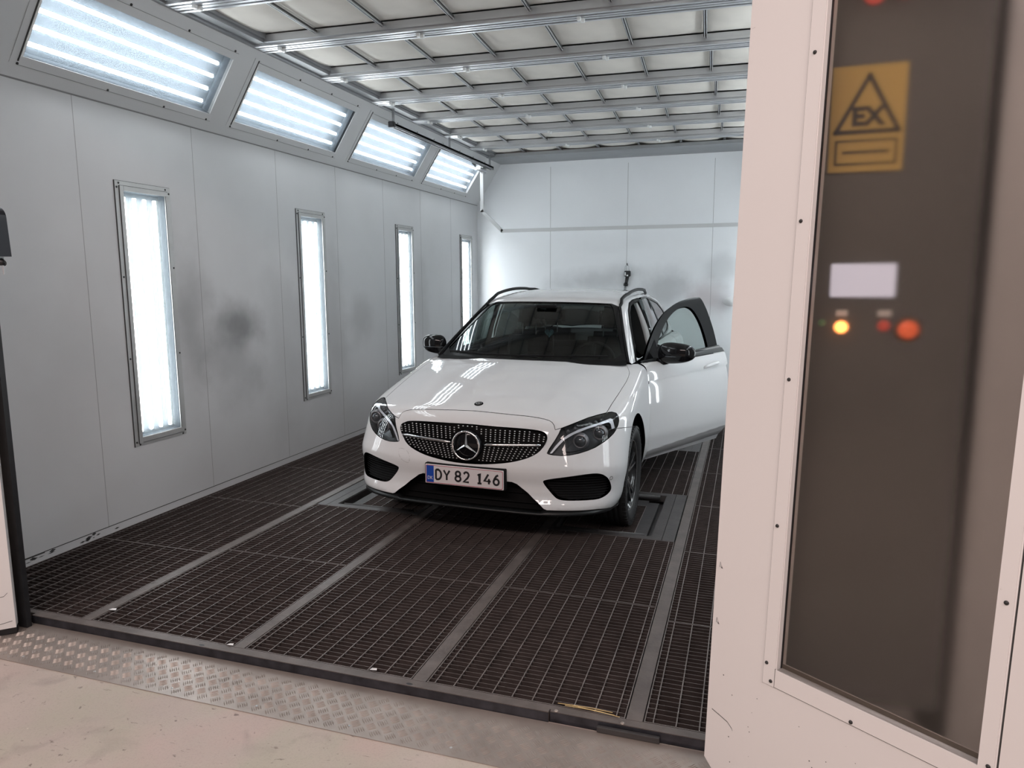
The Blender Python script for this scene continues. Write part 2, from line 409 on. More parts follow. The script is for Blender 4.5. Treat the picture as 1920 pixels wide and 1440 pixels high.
for j, yc in enumerate(rows):
    l = 0.70 if j not in (0, 7) else 0.69
    for i in range(7):
        w_ = FX[i + 1] - FX[i]
        key = (round(w_, 3), l)
        if key not in protos: protos[key] = o = make_filter(w_, l)
        else: o = copy_tree(protos[key])
        o.location = (FX[i], yc + SKEW * (FX[i] - 1.645), BH); o.rotation_euler = (0, 0, skew_rot())
        tag(o, f'beige ceiling filter cloth, {ROWN[j]} from the entrance, {ORD[i]} from the left wall', 'filter', 'filter cloths of the booth ceiling')

# ================================================================== LAMPS
def add_screws(pts, parent, nrm, r=0.007):
    for p in pts:
        mtx = Matrix.Translation(p) @ Vector((0, 0, 1)).rotation_difference(Vector(nrm)).to_matrix().to_4x4()
        MB().lathe([(0.0001, 0.004), (r * .7, 0.004), (r, 0.001), (r, -0.002)], mtx, 10).build('screw', M['screw'], parent)
def lamp_local(w, h, tubes_along, frame_parts, face_w, wide):
    td = 0.034 if wide else 0.030
    """lamp built in local coords: u to the right (0..w), v up (0..h), n out of the wall (x axis local). returns empty"""
    r = empty('wall_lamp')
    F = lambda u, v, n: Vector((n, u, v))
    def slab(mb, u0, u1, v0, v1, n0, n1): mb.box(n0, n1, u0, u1, v0, v1)
    box = MB(); D = 0.085 if wide else 0.056
    slab(box, 0, w, 0, h, -D - 0.01, -D)
    slab(box, -0.008, 0, 0, h, -D, -0.004); slab(box, w, w + 0.008, 0, h, -D, -0.004)
    slab(box, 0, w, -0.008, 0, -D, -0.004); slab(box, 0, w, h, h + 0.008, -D, -0.004)
    box.build('reflector_box', M['lamp_box'], r)
    for k in range(4):
        if tubes_along == 'u':
            v = h * (0.155 + 0.225 * k); a, b = F(-0.0, v, -0.034), F(w - 0.085, v, -0.034)
            if wide: a = F(0.012, v, -0.034)
            rad = 0.0125
        else:
            u = w * (0.085 + 0.243 * k); a, b = F(u, 0.03, -td), F(u, h - 0.035, -td); rad = 0.0125
        d = (b - a).normalized()
        MB().tube([a, a + d * 0.006, b - d * 0.006, b], [rad * .6, rad, rad, rad * .6], 12).build('fluorescent_tube', M['tube'], r)
    g = MB(); g.add([F(0.001, 0.001, -.007), F(w - .001, 0.001, -.007), F(w - .001, h - .001, -.007), F(0.001, h - .001, -.007)], [(0, 1, 2, 3)]); g.build('cover_glass', M['lamp_glass' if wide else 'lamp_glass_tall'], r)
    return r, F, slab
# vertical lamps on the left wall
VL_Y = [1.251, 3.184, 5.094, 7.030]
def vertical_lamp():
    w, h = 0.349, 1.617
    r, F, slab = lamp_local(w, h, 'v', None, None, False)
    fr = MB()
    slab(fr, -0.066, 0, -0.056, h + 0.059, -0.002, 0.006); slab(fr, w, w + 0.046, -0.056, h + 0.059, -0.002, 0.006)
    slab(fr, 0, w, h, h + 0.059, -0.002, 0.006); slab(fr, 0, w, -0.056, 0, -0.002, 0.006)
    fr.build('frame', M['frame'], r)
    b2 = MB()
    slab(b2, -0.034, -0.004, -0.036, h + 0.030, 0.006, 0.012); slab(b2, 0.0, w + 0.02, h + 0.002, h + 0.030, 0.006, 0.010)
    slab(b2, 0.0, w + 0.02, -0.034, -0.002, 0.006, 0.010)
    b2.build('cover_strip', M['frame'], r)
    sj = MB(); slab(sj, -0.0695, -0.066, -0.058, h + 0.061, -0.001, 0.007); slab(sj, -0.066, w + 0.046, h + 0.059, h + 0.0615, -0.001, 0.004)
    slab(sj, -0.036, -0.0335, -0.04, h + 0.03, 0.006, 0.0125); slab(sj, -0.03, w + 0.02, h + 0.030, h + 0.0325, 0.006, 0.0105); slab(sj, -0.03, w + 0.02, -0.0365, -0.034, 0.006, 0.0105)
    slab(sj, w, w + 0.004, 0, h, -0.002, 0.0075)
    sj.build('joint_gap', M['seam'], r)
    add_screws([F(-0.035, h + 0.045, .006), F(w + 0.005, h + 0.045, .006), F(-0.052, h + 0.018, .006), F(w + 0.034, h + 0.02, .006), F(-0.05, h * .66, .006), F(w + 0.034, h * .70, .006),
                F(-0.05, h * .33, .006), F(w + 0.034, h * .33, .006), F(-0.052, -0.028, .006), F(-0.025, -0.047, .006), F(w + 0.012, -0.047, .006), F(w + 0.036, -0.025, .006)], r, (1, 0, 0))
    return r
vl = vertical_lamp()
WL = ['nearest the entrance', 'second from the entrance', 'third from the entrance', 'farthest from the entrance']
for i, y in enumerate(VL_Y):
    o = vl if i == 0 else copy_tree(vl)
    o.location = (0, y + 0.068, 0.5685)
    tag(o, f'tall narrow lit lamp in the left wall, {WL[i]}', 'lamp', 'tall upright lamps in the booth walls')
for i, y in enumerate(VL_Y):
    o = copy_tree(vl); o.location = (BX, y + 0.068 + 0.349, 0.5685); o.rotation_euler = (0, 0, math.pi)
    tag(o, f'tall narrow lit lamp in the right wall, {WL[i]}', 'lamp', 'tall upright lamps in the booth walls')
# cut the wall behind is not needed: boxes sit in wall openings (see wall cut below)
def slope_lamp():
    w, h = 1.45, S1 - S0
    r, F, slab = lamp_local(w, h, 'u', None, None, True)
    fr = MB()
    slab(fr, -0.045, 0.0, -0.015, h + 0.075, 0.000, 0.004); slab(fr, -0.045, w + 0.02, h + 0.0, h + 0.05, 0.0, 0.002); slab(fr, -0.045, w + 0.02, -0.05, 0.0, 0.0, 0.002)
    fr.build('frame', M['slope'], r)
    ed = MB(); slab(ed, 0.0, 0.012, 0.0, h + 0.02, -0.004, 0.010); ed.build('edge_strip', M['clip'], r)
    ed = MB(); slab(ed, w - 0.004, w, 0, h, -0.006, 0.0005); ed.build('edge_strip', M['slope'], r)
    sj = MB(); slab(sj, -0.006, 0.0, -0.03, h + 0.06, 0.003, 0.0075); sj.build('joint_gap', M['seam'], r)
    sj = MB(); slab(sj, 0.0, w + 0.02, h + 0.05, h + 0.0525, 0.0, 0.003); slab(sj, 0.0, w + 0.02, -0.0525, -0.05, 0.0, 0.003)
    sj.build('joint_gap', M['fold'], r)
    add_screws([F(w * t, h + 0.06, .002) for t in (.0, .36, .68, .985)] + [F(w * t, -0.045, .002) for t in (.0, .40, .71, .985)], r, (1, 0, 0), 0.008)
    return r
spl = slope_lamp()
ang = math.atan2(XS, BH - Z1)
for side in (-1, 1):
    for i, (y0, y1) in enumerate(LAMP_Y):
        o = spl if (side < 0 and i == 0) else copy_tree(spl)
        p = slope_pt(side, y0 if side < 0 else y1, S0)
        o.location = p
        if side < 0: o.rotation_euler = (0, ang, 0)
        else: o.rotation_euler = (0, ang, math.pi)
        sd = 'left' if side < 0 else 'right'
        tag(o, f'wide lit lamp in the {sd} sloping band, {WL[i]}', 'lamp', 'wide lamps in the sloping bands')
# openings in the two side walls for the tall lamps
def cut_wall(name, x0, x1):
    o = bpy.data.objects[name]; me = o.data; mb = MB(); z0, z1 = 0.56, 0.5685 + 1.617 + 0.008
    zb = 0.048 if 'left' in name else 0.0
    mb.box(x0, x1, 0, BD, zb, z0).box(x0, x1, 0, BD, z1, Z1)
    ys = [0.0]
    for y in VL_Y: ys += [y + 0.060, y + 0.068 + 0.357]
    ys.append(BD)
    for a, b in zip(ys[::2], ys[1::2]): mb.box(x0, x1, a, b, z0, z1)
    t = mb.build('tmp', M['wall']); o.data = t.data; bpy.data.objects.remove(t)
cut_wall('wall_left', -0.10, 0.0); cut_wall('wall_right', BX, BX + 0.1)

# ================================================================== TRACK RAIL, PIPE ARM, HANGING TOOL
r = empty('overhead_track', (0.43, 4.25, 3.155))
MB().box(-0.022, 0.022, 0, 2.95, -0.02, 0.005).box(-0.022, -0.014, 0, 2.95, -0.04, 0.0).box(0.014, 0.022, 0, 2.95, -0.04, 0.0).build('rail', M['alu_dark'], r)
for y in (0.03, 1.45, 2.85):
    MB().box(-0.012, 0.012, y - 0.005, y + 0.005, 0.0, 0.15).build('hanger', M['alu_dark'], r)
MB().box(-0.03, 0.03, -0.03, 0.02, -0.045, 0.012, 0.006).build('end_cap', M['black'], r)
tag(r, 'dark grey overhead rail on short hangers beside the farthest sloping lamps', 'rail')
r = empty('pipe_arm', (0.335, 7.05, 3.08))
bar = MB()
pth = [(0, 0, 0), (0, 0, -0.53), (0.285, 0, -0.80), (3.40, 0, -0.80)]
for a, b in zip(pth, pth[1:]):
    a, b = Vector(a), Vector(b); d = (b - a); L = d.length; d.normalize(); nrm = Vector((0, 1, 0)); c = d.cross(nrm)
    bar.obox((a + b) / 2, d * (L / 2 + 0.012), nrm * 0.022, c * 0.022)
bar.build('square_pipe', M['slope'], r)
tr = MB(); tr.add([(-0.06, -0.26, 0.10), (-0.03, -0.30, 0.06), (0.0, -0.02, -0.03), (0.02, 0.10, -0.03), (0.02, 0.10, 0.05), (-0.04, -0.24, 0.10)], [(0, 1, 2, 3, 4, 5)])
tr.obox((0.02, -0.06, 0.035), (0.03, 0, 0), (0, 0.14, 0), (0, 0, 0.035))
tr.build('trolley_bracket', M['alu'], r)
for y in (-0.17, 0.05): MB().lathe([(0.001, 0.02), (0.02, 0.02), (0.02, -0.01)], Matrix.Translation((0.055, y, 0.04)) @ Matrix.Rotation(math.pi / 2, 4, 'Y'), 14).build('roller', M['clip'], r)
tag(r, 'grey square pipe hanging from the overhead rail, bent to cross the back wall', 'pipe')
r = empty('hanging_air_tool', (2.235, 7.70, 1.49))
MB().tube([(0, 0.028, 0.335), (0, 0.0, 0.345), (0, -0.012, 0.33), (0.01, -0.01, 0.315)], 0.006, 8).build('wall_hook', M['screw'], r)
MB().tube([(-0.028, -0.01, 0.235), (-0.026, -0.01, 0.30), (0.0, -0.01, 0.335), (0.028, -0.01, 0.30), (0.036, -0.01, 0.235)], 0.005, 8).build('wire_loop', M['alu'], r)
b = MB().box(-0.036, 0.050, -0.03, 0.025, 0.165, 0.245, 0.012); b.build('head', M['black'], r)
MB().box(-0.026, -0.012, -0.034, -0.028, 0.178, 0.225).box(0.0, 0.022, -0.034, -0.028, 0.17, 0.19).build('head_label', M['clip'], r)
MB().tube([(0.008, 0, 0.17), (-0.006, 0, 0.09), (-0.012, 0, 0.065)], [0.026, 0.022, 0.024], 14).tube([(-0.012, 0, 0.068), (-0.016, 0, 0.035)], [0.032, 0.030], 14).build('grip', M['black'], r)
MB().tube([(-0.02, 0, 0.035), (-0.024, 0, -0.01), (-0.03, 0, -0.03)], [0.014, 0.014, 0.009], 10).build('hose_nipple', M['alu_dark'], r)
tag(r, 'black handled tool hanging by a wire loop from a hook on the back wall', 'tool')
r = MB()
bm = bmesh.new(); bmesh.ops.create_uvsphere(bm, u_segments=24, v_segments=14, radius=1)
r.bm(bm, Matrix.Translation((3.648, 7.66, 1.317)) @ Matrix.Diagonal((0.11, 0.07, 0.065, 1)), True)
tag(r.build('wall_fitting', M['white_plastic']), 'white rounded fitting on the back wall beside the open booth door', 'fitting')

# ================================================================== FLOOR: STRIPS, GRATINGS, LIFT, THRESHOLD
STR = [(0.859, 0.919), (1.7405, 1.799), (2.612, 2.6755), (3.4815, 3.545)]
for k, (a, b) in enumerate(STR):
    trim(f'trim_{6 + k}', MB().box(a + 0.002, b - 0.002, 0.042, BD, -0.012, 0.001).box((a + b) / 2 - 0.004, (a + b) / 2 + 0.004, 0.042, BD, -0.09, -0.01), M['steel'])
LANES = [(0.006, 0.859), (0.919, 1.7405), (1.799, 2.612), (2.6755, 3.4815), (3.545, 4.394)]
LN = ['lane along the left wall', 'left lane', 'middle lane', 'right lane', 'lane along the right wall']
def make_grating(w, l, rod0=0.034, pitch=0.0816, bars=None, depth=0.032, name='floor_grating'):
    mb = MB(); n = bars or max(3, round(l / 0.0312)); t = 0.0021
    mb.box(0.001, 0.005, 0, l, -depth, 0); mb.box(w - 0.005, w - 0.001, 0, l, -depth, 0)
    mb.box(0.005, w - 0.005, 0.001, 0.005, -depth, 0); mb.box(0.005, w - 0.005, l - 0.005, l - 0.001, -depth, 0)
    for i in range(1, n):
        y = l * i / n; mb.box(0.004, w - 0.004, y - t / 2, y + t / 2, -depth, -0.0005)
    x = rod0
    while x < w - 0.012:
        mb.box(x - 0.0022, x + 0.0022, 0.004, l - 0.004, -0.010, 0.0008); x += pitch
    for i in range(1, len(mb.mi), 6): mb.mi[i] = 1      # paler top faces, overhead light painted into their colour
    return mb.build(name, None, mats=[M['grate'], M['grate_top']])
gproto = {}
def place_grating(lane, y0, y1, idx, x0=None, x1=None, z=0.0, extra=None):
    a, b = LANES[lane]; a = a if x0 is None else x0; b = b if x1 is None else x1
    key = (round(b - a, 3), round(y1 - y0, 3))
    if key not in gproto:
        gproto[key] = o = make_grating(b - a - 0.004, y1 - y0 - 0.003)
    else:
        o = gproto[key].copy(); COL.objects.link(o)
    o.location = (a + 0.002, y0 + 0.0015, z)
    lab = extra or f'dark steel floor grating in the {LN[lane]}, {ORD[idx]} panel from the entrance'
    tag(o, lab, 'grating', 'steel gratings of the booth floor')
def seams(y0, step, end=BD):
    out = [0.045]; y = y0
    while y < end - 0.2: out.append(y); y += step
    return out + [end]
for lane in (0, 2, 4):
    s = seams({0: 0.925, 2: 1.0, 4: 0.871}[lane], 0.925 if lane != 2 else 0.985)
    for i, (p, q_) in enumerate(zip(s, s[1:])): place_grating(lane, p, q_, i)
for lane in (1, 3):
    segs = [(0.045, 1.0), (1.003, 1.935), (2.945, 3.67), (3.673, 4.40), (5.40, 6.20), (6.203, 7.0), (7.003, BD)]
    for i, (p, q_) in enumerate(segs): place_grating(lane, p, q_, i)
# wheel lifts set into the two lanes
def make_lift(mirror):
    r = empty('wheel_lift')
    X = (lambda v: v) if not mirror else (lambda v: -v)
    # local: x from lane outer edge (outer = wall side) inward, y from front edge
    def bx(mb, x0, x1, *a, **k):
        p, q_ = sorted((X(x0), X(x1))); mb.box(p, q_, *a, **k)
    W = 0.806
    f = MB()
    bx(f, 0.003, 0.078, 0, 1.01, -0.05, 0.0); bx(f, 0.081, 0.145, 0, 1.01, -0.05, 0.0)
    bx(f, 0.145, W, 0.0, 0.055, -0.05, 0.0); bx(f, 0.145, W, 0.955, 1.01, -0.05, 0.0); bx(f, W - 0.03, W, 0.0, 1.01, -0.05, -0.001)
    f.build('frame', M['lift_frame'], r)
    ro = MB(); a, b = sorted((X(0.19), X(0.74)))
    ro.tube([(a, 0.925, -0.010), (b, 0.925, -0.010)], 0.017, 12); ro.build('roller_bar', M['lift'], r)
    ro = MB(); ro.tube([(a, 0.068, -0.006), (b, 0.068, -0.006)], 0.012, 12); ro.build('roller_bar', M['lift'], r)
    t = MB()
    bx(t, 0.145, 0.775, 0.055, 0.955, -0.075, -0.07)
    bx(t, 0.19, 0.27, 0.06, 0.86, -0.07, -0.035); bx(t, 0.27, 0.74, 0.76, 0.90, -0.07, -0.033); bx(t, 0.145, 0.15, 0.055, 0.955, -0.07, -0.005)
    t.build('tray', M['lift'], r)
    g = MB(); x0, x1, y0, y1, z0, z1 = 0.272, 0.755, 0.062, 0.757, -0.062, -0.032
    n = 24
    for i in range(n + 1):
        y = y0 + (y1 - y0) * i / n; bx(g, x0, x1, y - 0.0012, y + 0.0012, z0, z1)
    for i in range(7):
        x = x0 + (x1 - x0) * i / 6; bx(g, x - 0.0022, x + 0.0022, y0, y1, z1 - 0.01, z1 + 0.001)
    for i in range(1, len(g.mi), 6): g.mi[i] = 1  # paler bar tops, light painted in as on the floor gratings
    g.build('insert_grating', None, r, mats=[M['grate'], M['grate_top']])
    return r
ll = make_lift(False); lr = make_lift(True)
for base, x, sd in ((ll, 0.919 + 0.006, 'left'), (lr, 3.4815 - 0.003, 'right')):
    for i, y in enumerate((1.938, 4.395)):
        o = base if i == 0 else copy_tree(base)
        o.location = (x, y, 0)
        tag(o, f"sunken steel wheel lift in the floor by the car's {'front' if i == 0 else 'rear'} wheel nearer the {sd} wall", 'lift', 'wheel lifts sunk in the floor')
# threshold bars
trim('trim_10', MB().box(0.60, 3.2, -0.004, 0.018, -0.040, 0.002).box(3.205, 3.80, 0.004, 0.022, -0.040, 0.001).box(0.0, 3.80, 0.018, 0.0445, -0.03, 0.0), M['steel'])
th = bpy.data.objects['trim_10']
MB().box(0.60, 3.2, -0.0055, -0.0035, -0.040, -0.001).box(3.205, 3.80, 0.0025, 0.0045, -0.040, -0.002).build('front_face', M['bluesteel'], th)
h = MB()
for x, y in ((1.60, 0.008), (2.62, 0.008)): h.lathe([(0.0001, 0.0026), (0.011, 0.0026)], Matrix.Translation((x, y, 0)) @ Matrix.Diagonal((1.3, .6, 1, 1)), 14)
h.build('bolt_hole', M['black'], th)
h = MB()
for x, y in ((3.225, 0.013), (3.475, 0.013)): h.lathe([(0.0001, 0.004), (0.006, 0.004), (0.008, 0.001)], Matrix.Translation((x, y, 0)), 12)
h.build('rivet', M['plate'], th)
tag(MB().box(3.385, 3.612, -0.016, 0.0, FZ + 0.004, -0.013, 0.003).build('loose_steel_bar', M['lift']), 'loose dark flat bar lying against the threshold near the open right door', 'bar')
# tread plate
r = empty('tread_plate', (0.2, -0.30, FZ))
MB().box(0, 3.62, 0, 0.292, -0.001, 0.003).build('sheet', M['plate'], r)
tb = MB(); c45 = math.cos(math.pi / 4); cell = 0.0455; random.seed(2)
def bump_bar(cx, cy, dx, dy, L=0.0180, Wd=0.0029, H=0.0020):
    px, py = -dy, dx
    vs = [(cx - dx * L, cy - dy * L, 0.003), (cx + px * Wd, cy + py * Wd, 0.003), (cx + dx * L, cy + dy * L, 0.003), (cx - px * Wd, cy - py * Wd, 0.003),
          (cx - dx * L * .55, cy - dy * L * .55, 0.003 + H), (cx + dx * L * .55, cy + dy * L * .55, 0.003 + H)]
    tb.add(vs, [(0, 3, 4), (3, 2, 5, 4), (2, 1, 5), (1, 0, 4, 5)], False)
N = int(3.9 / cell)
for i in range(-N, 2 * N):
    for j in range(-N, N):
        cx = (i - j) * cell * c45; cy = (i + j) * cell * c45
        if not (0.02 < cx < 3.60 and 0.022 < cy < 0.250): continue
        a = math.radians(20) if (i % 2 == 0) else math.radians(-70)
        if (i + j) % 2: a += math.pi / 2
        a = math.radians(45) + (0 if (i + j) % 2 == 0 else math.pi / 2)
        dx, dy = math.cos(a), math.sin(a)
        for k in (-2, -1, 0, 1, 2):
            bump_bar(cx - dy * k * 0.0080, cy + dx * k * 0.0080, dx, dy)
tb.build('tread_ribs', M['plate'], r)
for k in range(9):
    MB().lathe([(0.0001, 0.0015), (0.004, 0.0015), (0.0055, 0.0)], Matrix.Translation((0.25 + 0.41 * k, 0.045, 0.003)), 10).build('plate_screw', M['alu'], r)
tag(r, 'pinkish grey aluminium tread plate in front of the booth threshold', 'plate')
# straw caught in the grating, paint flakes
sr = MB()
for a, b in (((3.25, 0.052, 0.004), (3.44, 0.044, 0.006)), ((3.27, 0.062, 0.004), (3.43, 0.060, 0.005)), ((3.30, 0.056, 0.005), (3.46, 0.040, 0.005)), ((3.22, 0.06, 0.003), (3.33, 0.055, 0.005))):
    a, b = Vector(a), Vector(b); sr.tube([a, (a + b) / 2 + Vector((0, 0.003, 0.001)), b], 0.0016, 6)
straw = mat('dry_straw', (0.62, 0.46, 0.22), 0.7, var=0.15, scale=30)
tag(sr.build('straw_stalks', straw), 'few dry straw stalks caught on the grating behind the threshold', 'straw')
for k, (x, y, z, s, lab) in enumerate(((0.93, 0.16, 0.003, 0.02, 'pale paint flake on the floor strip near the left door'), (1.72, 0.05, 0.003, 0.016, 'pale paint flake at the front edge of the left lane'), (2.43, 0.06, 0.003, 0.016, 'pale paint flake at the front edge of the middle lane'))):
    f = MB().add([(x - s, y - s * .4, z), (x, y - s * .6, z + .002), (x + s, y - s * .2, z), (x + s * .7, y + s * .5, z + .003), (x - s * .6, y + s * .4, z + .001), (x, y, z + .004)],
                 [(0, 1, 5), (1, 2, 5), (2, 3, 5), (3, 4, 5), (4, 0, 5)])
    tag(f.build('paint_flake', M['white_plastic']), lab, 'flake')

# ================================================================== DOOR LEAVES
FROST = bpy.data.materials.new('frosted_dark_glass'); FROST.use_nodes = True
nt = FROST.node_tree; nt.nodes.remove(nt.nodes['Principled BSDF'])
rf = nt.nodes.new('ShaderNodeBsdfRefraction'); rf.inputs['Color'].default_value = (0.93, 0.90, 0.87, 1); rf.inputs['Roughness'].default_value = 0.21; rf.inputs['IOR'].default_value = 1.45
gl = nt.nodes.new('ShaderNodeBsdfGlossy'); gl.inputs['Roughness'].default_value = 0.12
fr = schlick(nt, 1.35)
mx = nt.nodes.new('ShaderNodeMixShader')
nt.links.new(fr, mx.inputs[0]); nt.links.new(rf.outputs[0], mx.inputs[1]); nt.links.new(gl.outputs[0], mx.inputs[2])
df = nt.nodes.new('ShaderNodeBsdfDiffuse'); df.inputs[0].default_value = (0.62, 0.56, 0.52, 1)   # film of dried overspray
m2 = nt.nodes.new('ShaderNodeMixShader'); m2.inputs[0].default_value = 0.03
nt.links.new(mx.outputs[0], m2.inputs[1]); nt.links.new(df.outputs[0], m2.inputs[2])
nt.links.new(m2.outputs[0], nt.nodes['Material Output'].inputs[0])

a, tl, ro = math.radians(33.35), math.radians(1.54), math.radians(-0.55)
d = Vector((math.cos(a), -math.sin(a), 0)); n = Vector((math.sin(a), math.cos(a), 0)); up = Vector((0, 0, 1))
up2 = math.cos(tl) * up + math.sin(tl) * n; n2 = math.cos(tl) * n - math.sin(tl) * up
d2 = math.cos(ro) * d + math.sin(ro) * up2; u3 = -math.sin(ro) * d + math.cos(ro) * up2
mt_ = Matrix.Identity(4)
for i in range(3): mt_[i][0], mt_[i][1], mt_[i][2] = d2[i], n2[i], u3[i]
mt_.translation = Vector((3.77, -0.147, 0.0))
door = empty('door_1'); door.matrix_world = mt_; tag(door, kind='structure')
T = 0.055; DH = 2.75; Zb = 0.045; g0, g1, gz0, gz1 = 0.229, 0.765, 0.452, 2.45
dp = MB()
prof = [(0.0, Zb), (g0, Zb - 0.045), (g0, DH), (0, DH)]
dp.prism([(0.0, Zb), (0.05, Zb - 0.045), (g0, Zb - 0.045), (g0, DH), (0.0, DH)], lambda u, v, k: (u, k, v), T)
dp.box(g0, g1, 0, T, 0.0, gz0).box(g0, g1, 0, T, gz1, DH).box(g1, 0.800, 0, T, 0.0, DH).box(0.8045, 1.75, 0.0, T, 0.0, DH)
dp.build('panel', M['door'], door)
MB().box(0.798, 0.807, 0.004, T, 0.0, DH).build('panel_joint', M['seam'], door)
fs = MB()
fs.box(0.190, g0, -0.004, 0.0, 0.397, DH - 0.2).box(g1 - 0.002, 0.797, -0.004, 0.0, 0.36, DH - 0.2).box(g0, g1 - 0.002, -0.0035, 0.0, 0.398, gz0).box(g0, g1, -0.0035, 0, gz1, gz1 + .05)
fs.build('window_frame', M['door'], door)
gp = MB()
gp.box(0.1882, 0.190, -0.0015, 0.0, 0.395, DH - 0.2); gp.box(0.188, 0.798, -0.0015, 0.0, 0.3955, 0.398); gp.box(g0 - 0.001, g0, -0.0045, 0, 0.397, gz0 + 0.004)
gp.build('frame_gap', M['seam'], door)
MB().box(g0 - 0.0005, g0 + 0.002, 0.0, 0.024, gz0, gz1).build('glazing_bead', M['door'], door)
gf = MB(); gf.box(g0 + 0.002, g1, 0.0, 0.024, gz0 - 0.002, gz0).box(g0, g1, 0.026, 0.030, gz0, gz0 + 0.012).box(g1 - 0.003, g1, 0.0, 0.028, gz0, gz1)
gf.build('glazing_bead', mat('shaded_glazing_bead', (0.20, 0.17, 0.14), 0.5), door)  # dark brown paints in the shadow of the window reveal
MB().box(g0 + 0.0005, g0 + 0.0045, 0.020, 0.030, gz0, gz1).build('rubber_gasket', M['black'], door)
MB().box(g0 + 0.001, g1 - 0.001, 0.024, 0.029, gz0 - 0.001, gz1 + 0.001).build('glass_pane', FROST, door)
for t_, z_ in ((0.207, 2.205), (0.203, 1.763), (0.203, 1.322), (0.201, 0.890), (0.200, 0.464), (0.217, 0.412)): add_screws([Vector((t_, -0.004, z_))], door, (0, -1, 0), 0.0055)
for t_, z_ in ((0.782, 0.870), (0.785, 0.462), (0.460, 0.406), (0.715, 0.404)): add_screws([Vector((t_, -0.004, z_))], door, (0, -1, 0), 0.0055)
ck = MB(); random.seed(11)
def crack(pts, wd=0.0012):
    for (x0, z0), (x1, z1) in zip(pts, pts[1:]):
        ck.add([(x0, -0.0006, z0 - wd), (x1, -0.0006, z1 - wd), (x1, -0.0006, z1 + wd), (x0, -0.0006, z0 + wd)], [(0, 1, 2, 3)])
crack([(0.018, 0.222), (0.05, 0.214), (0.078, 0.206), (0.095, 0.192), (0.098, 0.186)])
crack([(0.40, 0.215), (0.395, 0.205), (0.398, 0.198)], 0.003)
pf_ = MB()
for z_ in (0.705, 0.52): pf_.add([(0.014, -0.0005, z_), (0.016, -0.0005, z_ + .016), (0.026, -0.010, z_ + .002), (0.020, -0.004, z_ - .004)], [(0, 1, 2), (0, 2, 3)])
pf_.build('curled_paint', M['door'], door)
for z_ in (0.705, 0.52): ck.add([(0.013, -0.0006, z_ - .002), (0.0145, -0.0006, z_ + .016), (0.018, -0.0006, z_ + .003), (0.026, -0.0006, z_ - .006)], [(0, 1, 2, 3)])  # dark patches painted as the shadows of the curled flakes
for _ in range(26):
    x, z, s = random.uniform(.02, .75), random.uniform(0.06, .36), random.uniform(.001, .0024)
    ck.add([(x, -0.0007, z), (x + s, -0.0007, z + s), (x + 2 * s, -0.0007, z), (x + s, -0.0007, z - s)], [(0, 1, 2, 3)])
ck.build('scratches', M['seam'], door)  # scratches and specks, together with the painted flake shadows
trim('trim_11', MB().box(3.84, 3.86, 0.0, 0.06, -0.02, 2.95), M['black'])
# wheels/brush under the leaf
MB().box(0.03, 1.7, 0.005, 0.05, -0.03, 0.002).build('bottom_seal', M['black'], door)

# left leaf, opened outwards
ld = empty('door_2', (0.600, -0.075, 0.0), (0, 0, math.radians(180 + 44))); tag(ld, kind='structure')
MB().box(0.0, 1.8, 0.0, 0.05, -0.004, 2.75).build('panel', M['door'], ld)
b = MB().box(0.0, 1.8, 0.004, 0.046, FZ + 0.006, -0.002)
b.build('bottom_seal', M['black'], ld)
c2 = MB()
for pts in ([(0.02, 0.17), (0.035, 0.155), (0.06, 0.152), (0.10, 0.16)], [(0.012, 0.03), (0.06, 0.022), (0.13, 0.012)]):
    for (x0, z0), (x1, z1) in zip(pts, pts[1:]): c2.add([(x0, 0.0505, z0 - .0012), (x1, 0.0505, z1 - .0012), (x1, 0.0505, z1 + .0012), (x0, 0.0505, z0 + .0012)], [(0, 1, 2, 3)])
c2.build('scratches', M['seam'], ld)
trim('trim_12', MB().box(0.575, 0.628, -0.055, -0.030, FZ, 2.95).box(0.50, 0.575, -0.04, 0.0, FZ, 2.95), M['black'])
# lock case with key on the left jamb
lk = empty('door_lock', (0.70, -0.05, 1.66))
bm = bmesh.new(); bmesh.ops.create_cube(bm, size=1)
for v in bm.verts: v.co = Vector((-0.005 + v.co.x * 0.145 - (0.008 if v.co.z > 0 and v.co.x > 0 else 0), -0.030 + v.co.y * 0.06, 0.158 + v.co.z * 0.205))
bmesh.ops.bevel(bm, geom=[e for e in bm.edges if (e.verts[0].co.z > .2 and e.verts[1].co.z > .2)], offset=0.028, segments=5, affect='EDGES')
navy = mat('dark_plastic_case', (0.012, 0.012, 0.018), 0.3, spec=0.4)
bm.free()
poly = [(-.080, .055), (.068, .055), (.060, .222)] + [(.010 + .050 * math.cos(t), .222 + .050 * math.sin(t)) for t in np.linspace(0, math.pi / 2, 8)[1:]] + [(-.080, .274)]
MB().prism(poly, lambda u, v, k: (u, k, v), -.060).build('case', navy, lk)
MB().box(0.030, 0.046, -0.04, -0.02, 0.040, 0.058).build('lock_barrel', M['alu_dark'], lk)
MB().tube([(-0.05, -0.03, 0.034), (0.0, -0.03, 0.033), (0.035, -0.03, 0.034)], [0.016, 0.015, 0.012], 12).tube([(0.035, -0.03, 0.04), (0.046, -0.03, 0.028), (0.048, -0.03, 0.018)], [0.014, 0.016, 0.010], 12).build('handle', M['black'], lk)
MB().tube([(0.060 + .010 * math.cos(t), -0.03, 0.026 + .010 * math.sin(t)) for t in np.linspace(0, 2 * math.pi, 14)[:-1]], 0.0022, 6, closed=True).build('key_ring', M['black'], lk)
k = MB().box(0.046, 0.0535, -0.031, -0.029, -0.022, 0.014)
for q in range(5): k.box(0.0535, 0.0535 + 0.002 + 0.001 * (q % 2), -0.031, -0.029, -0.020 + q * .006, -0.017 + q * .006)
k.build('key', M['alu'], lk)
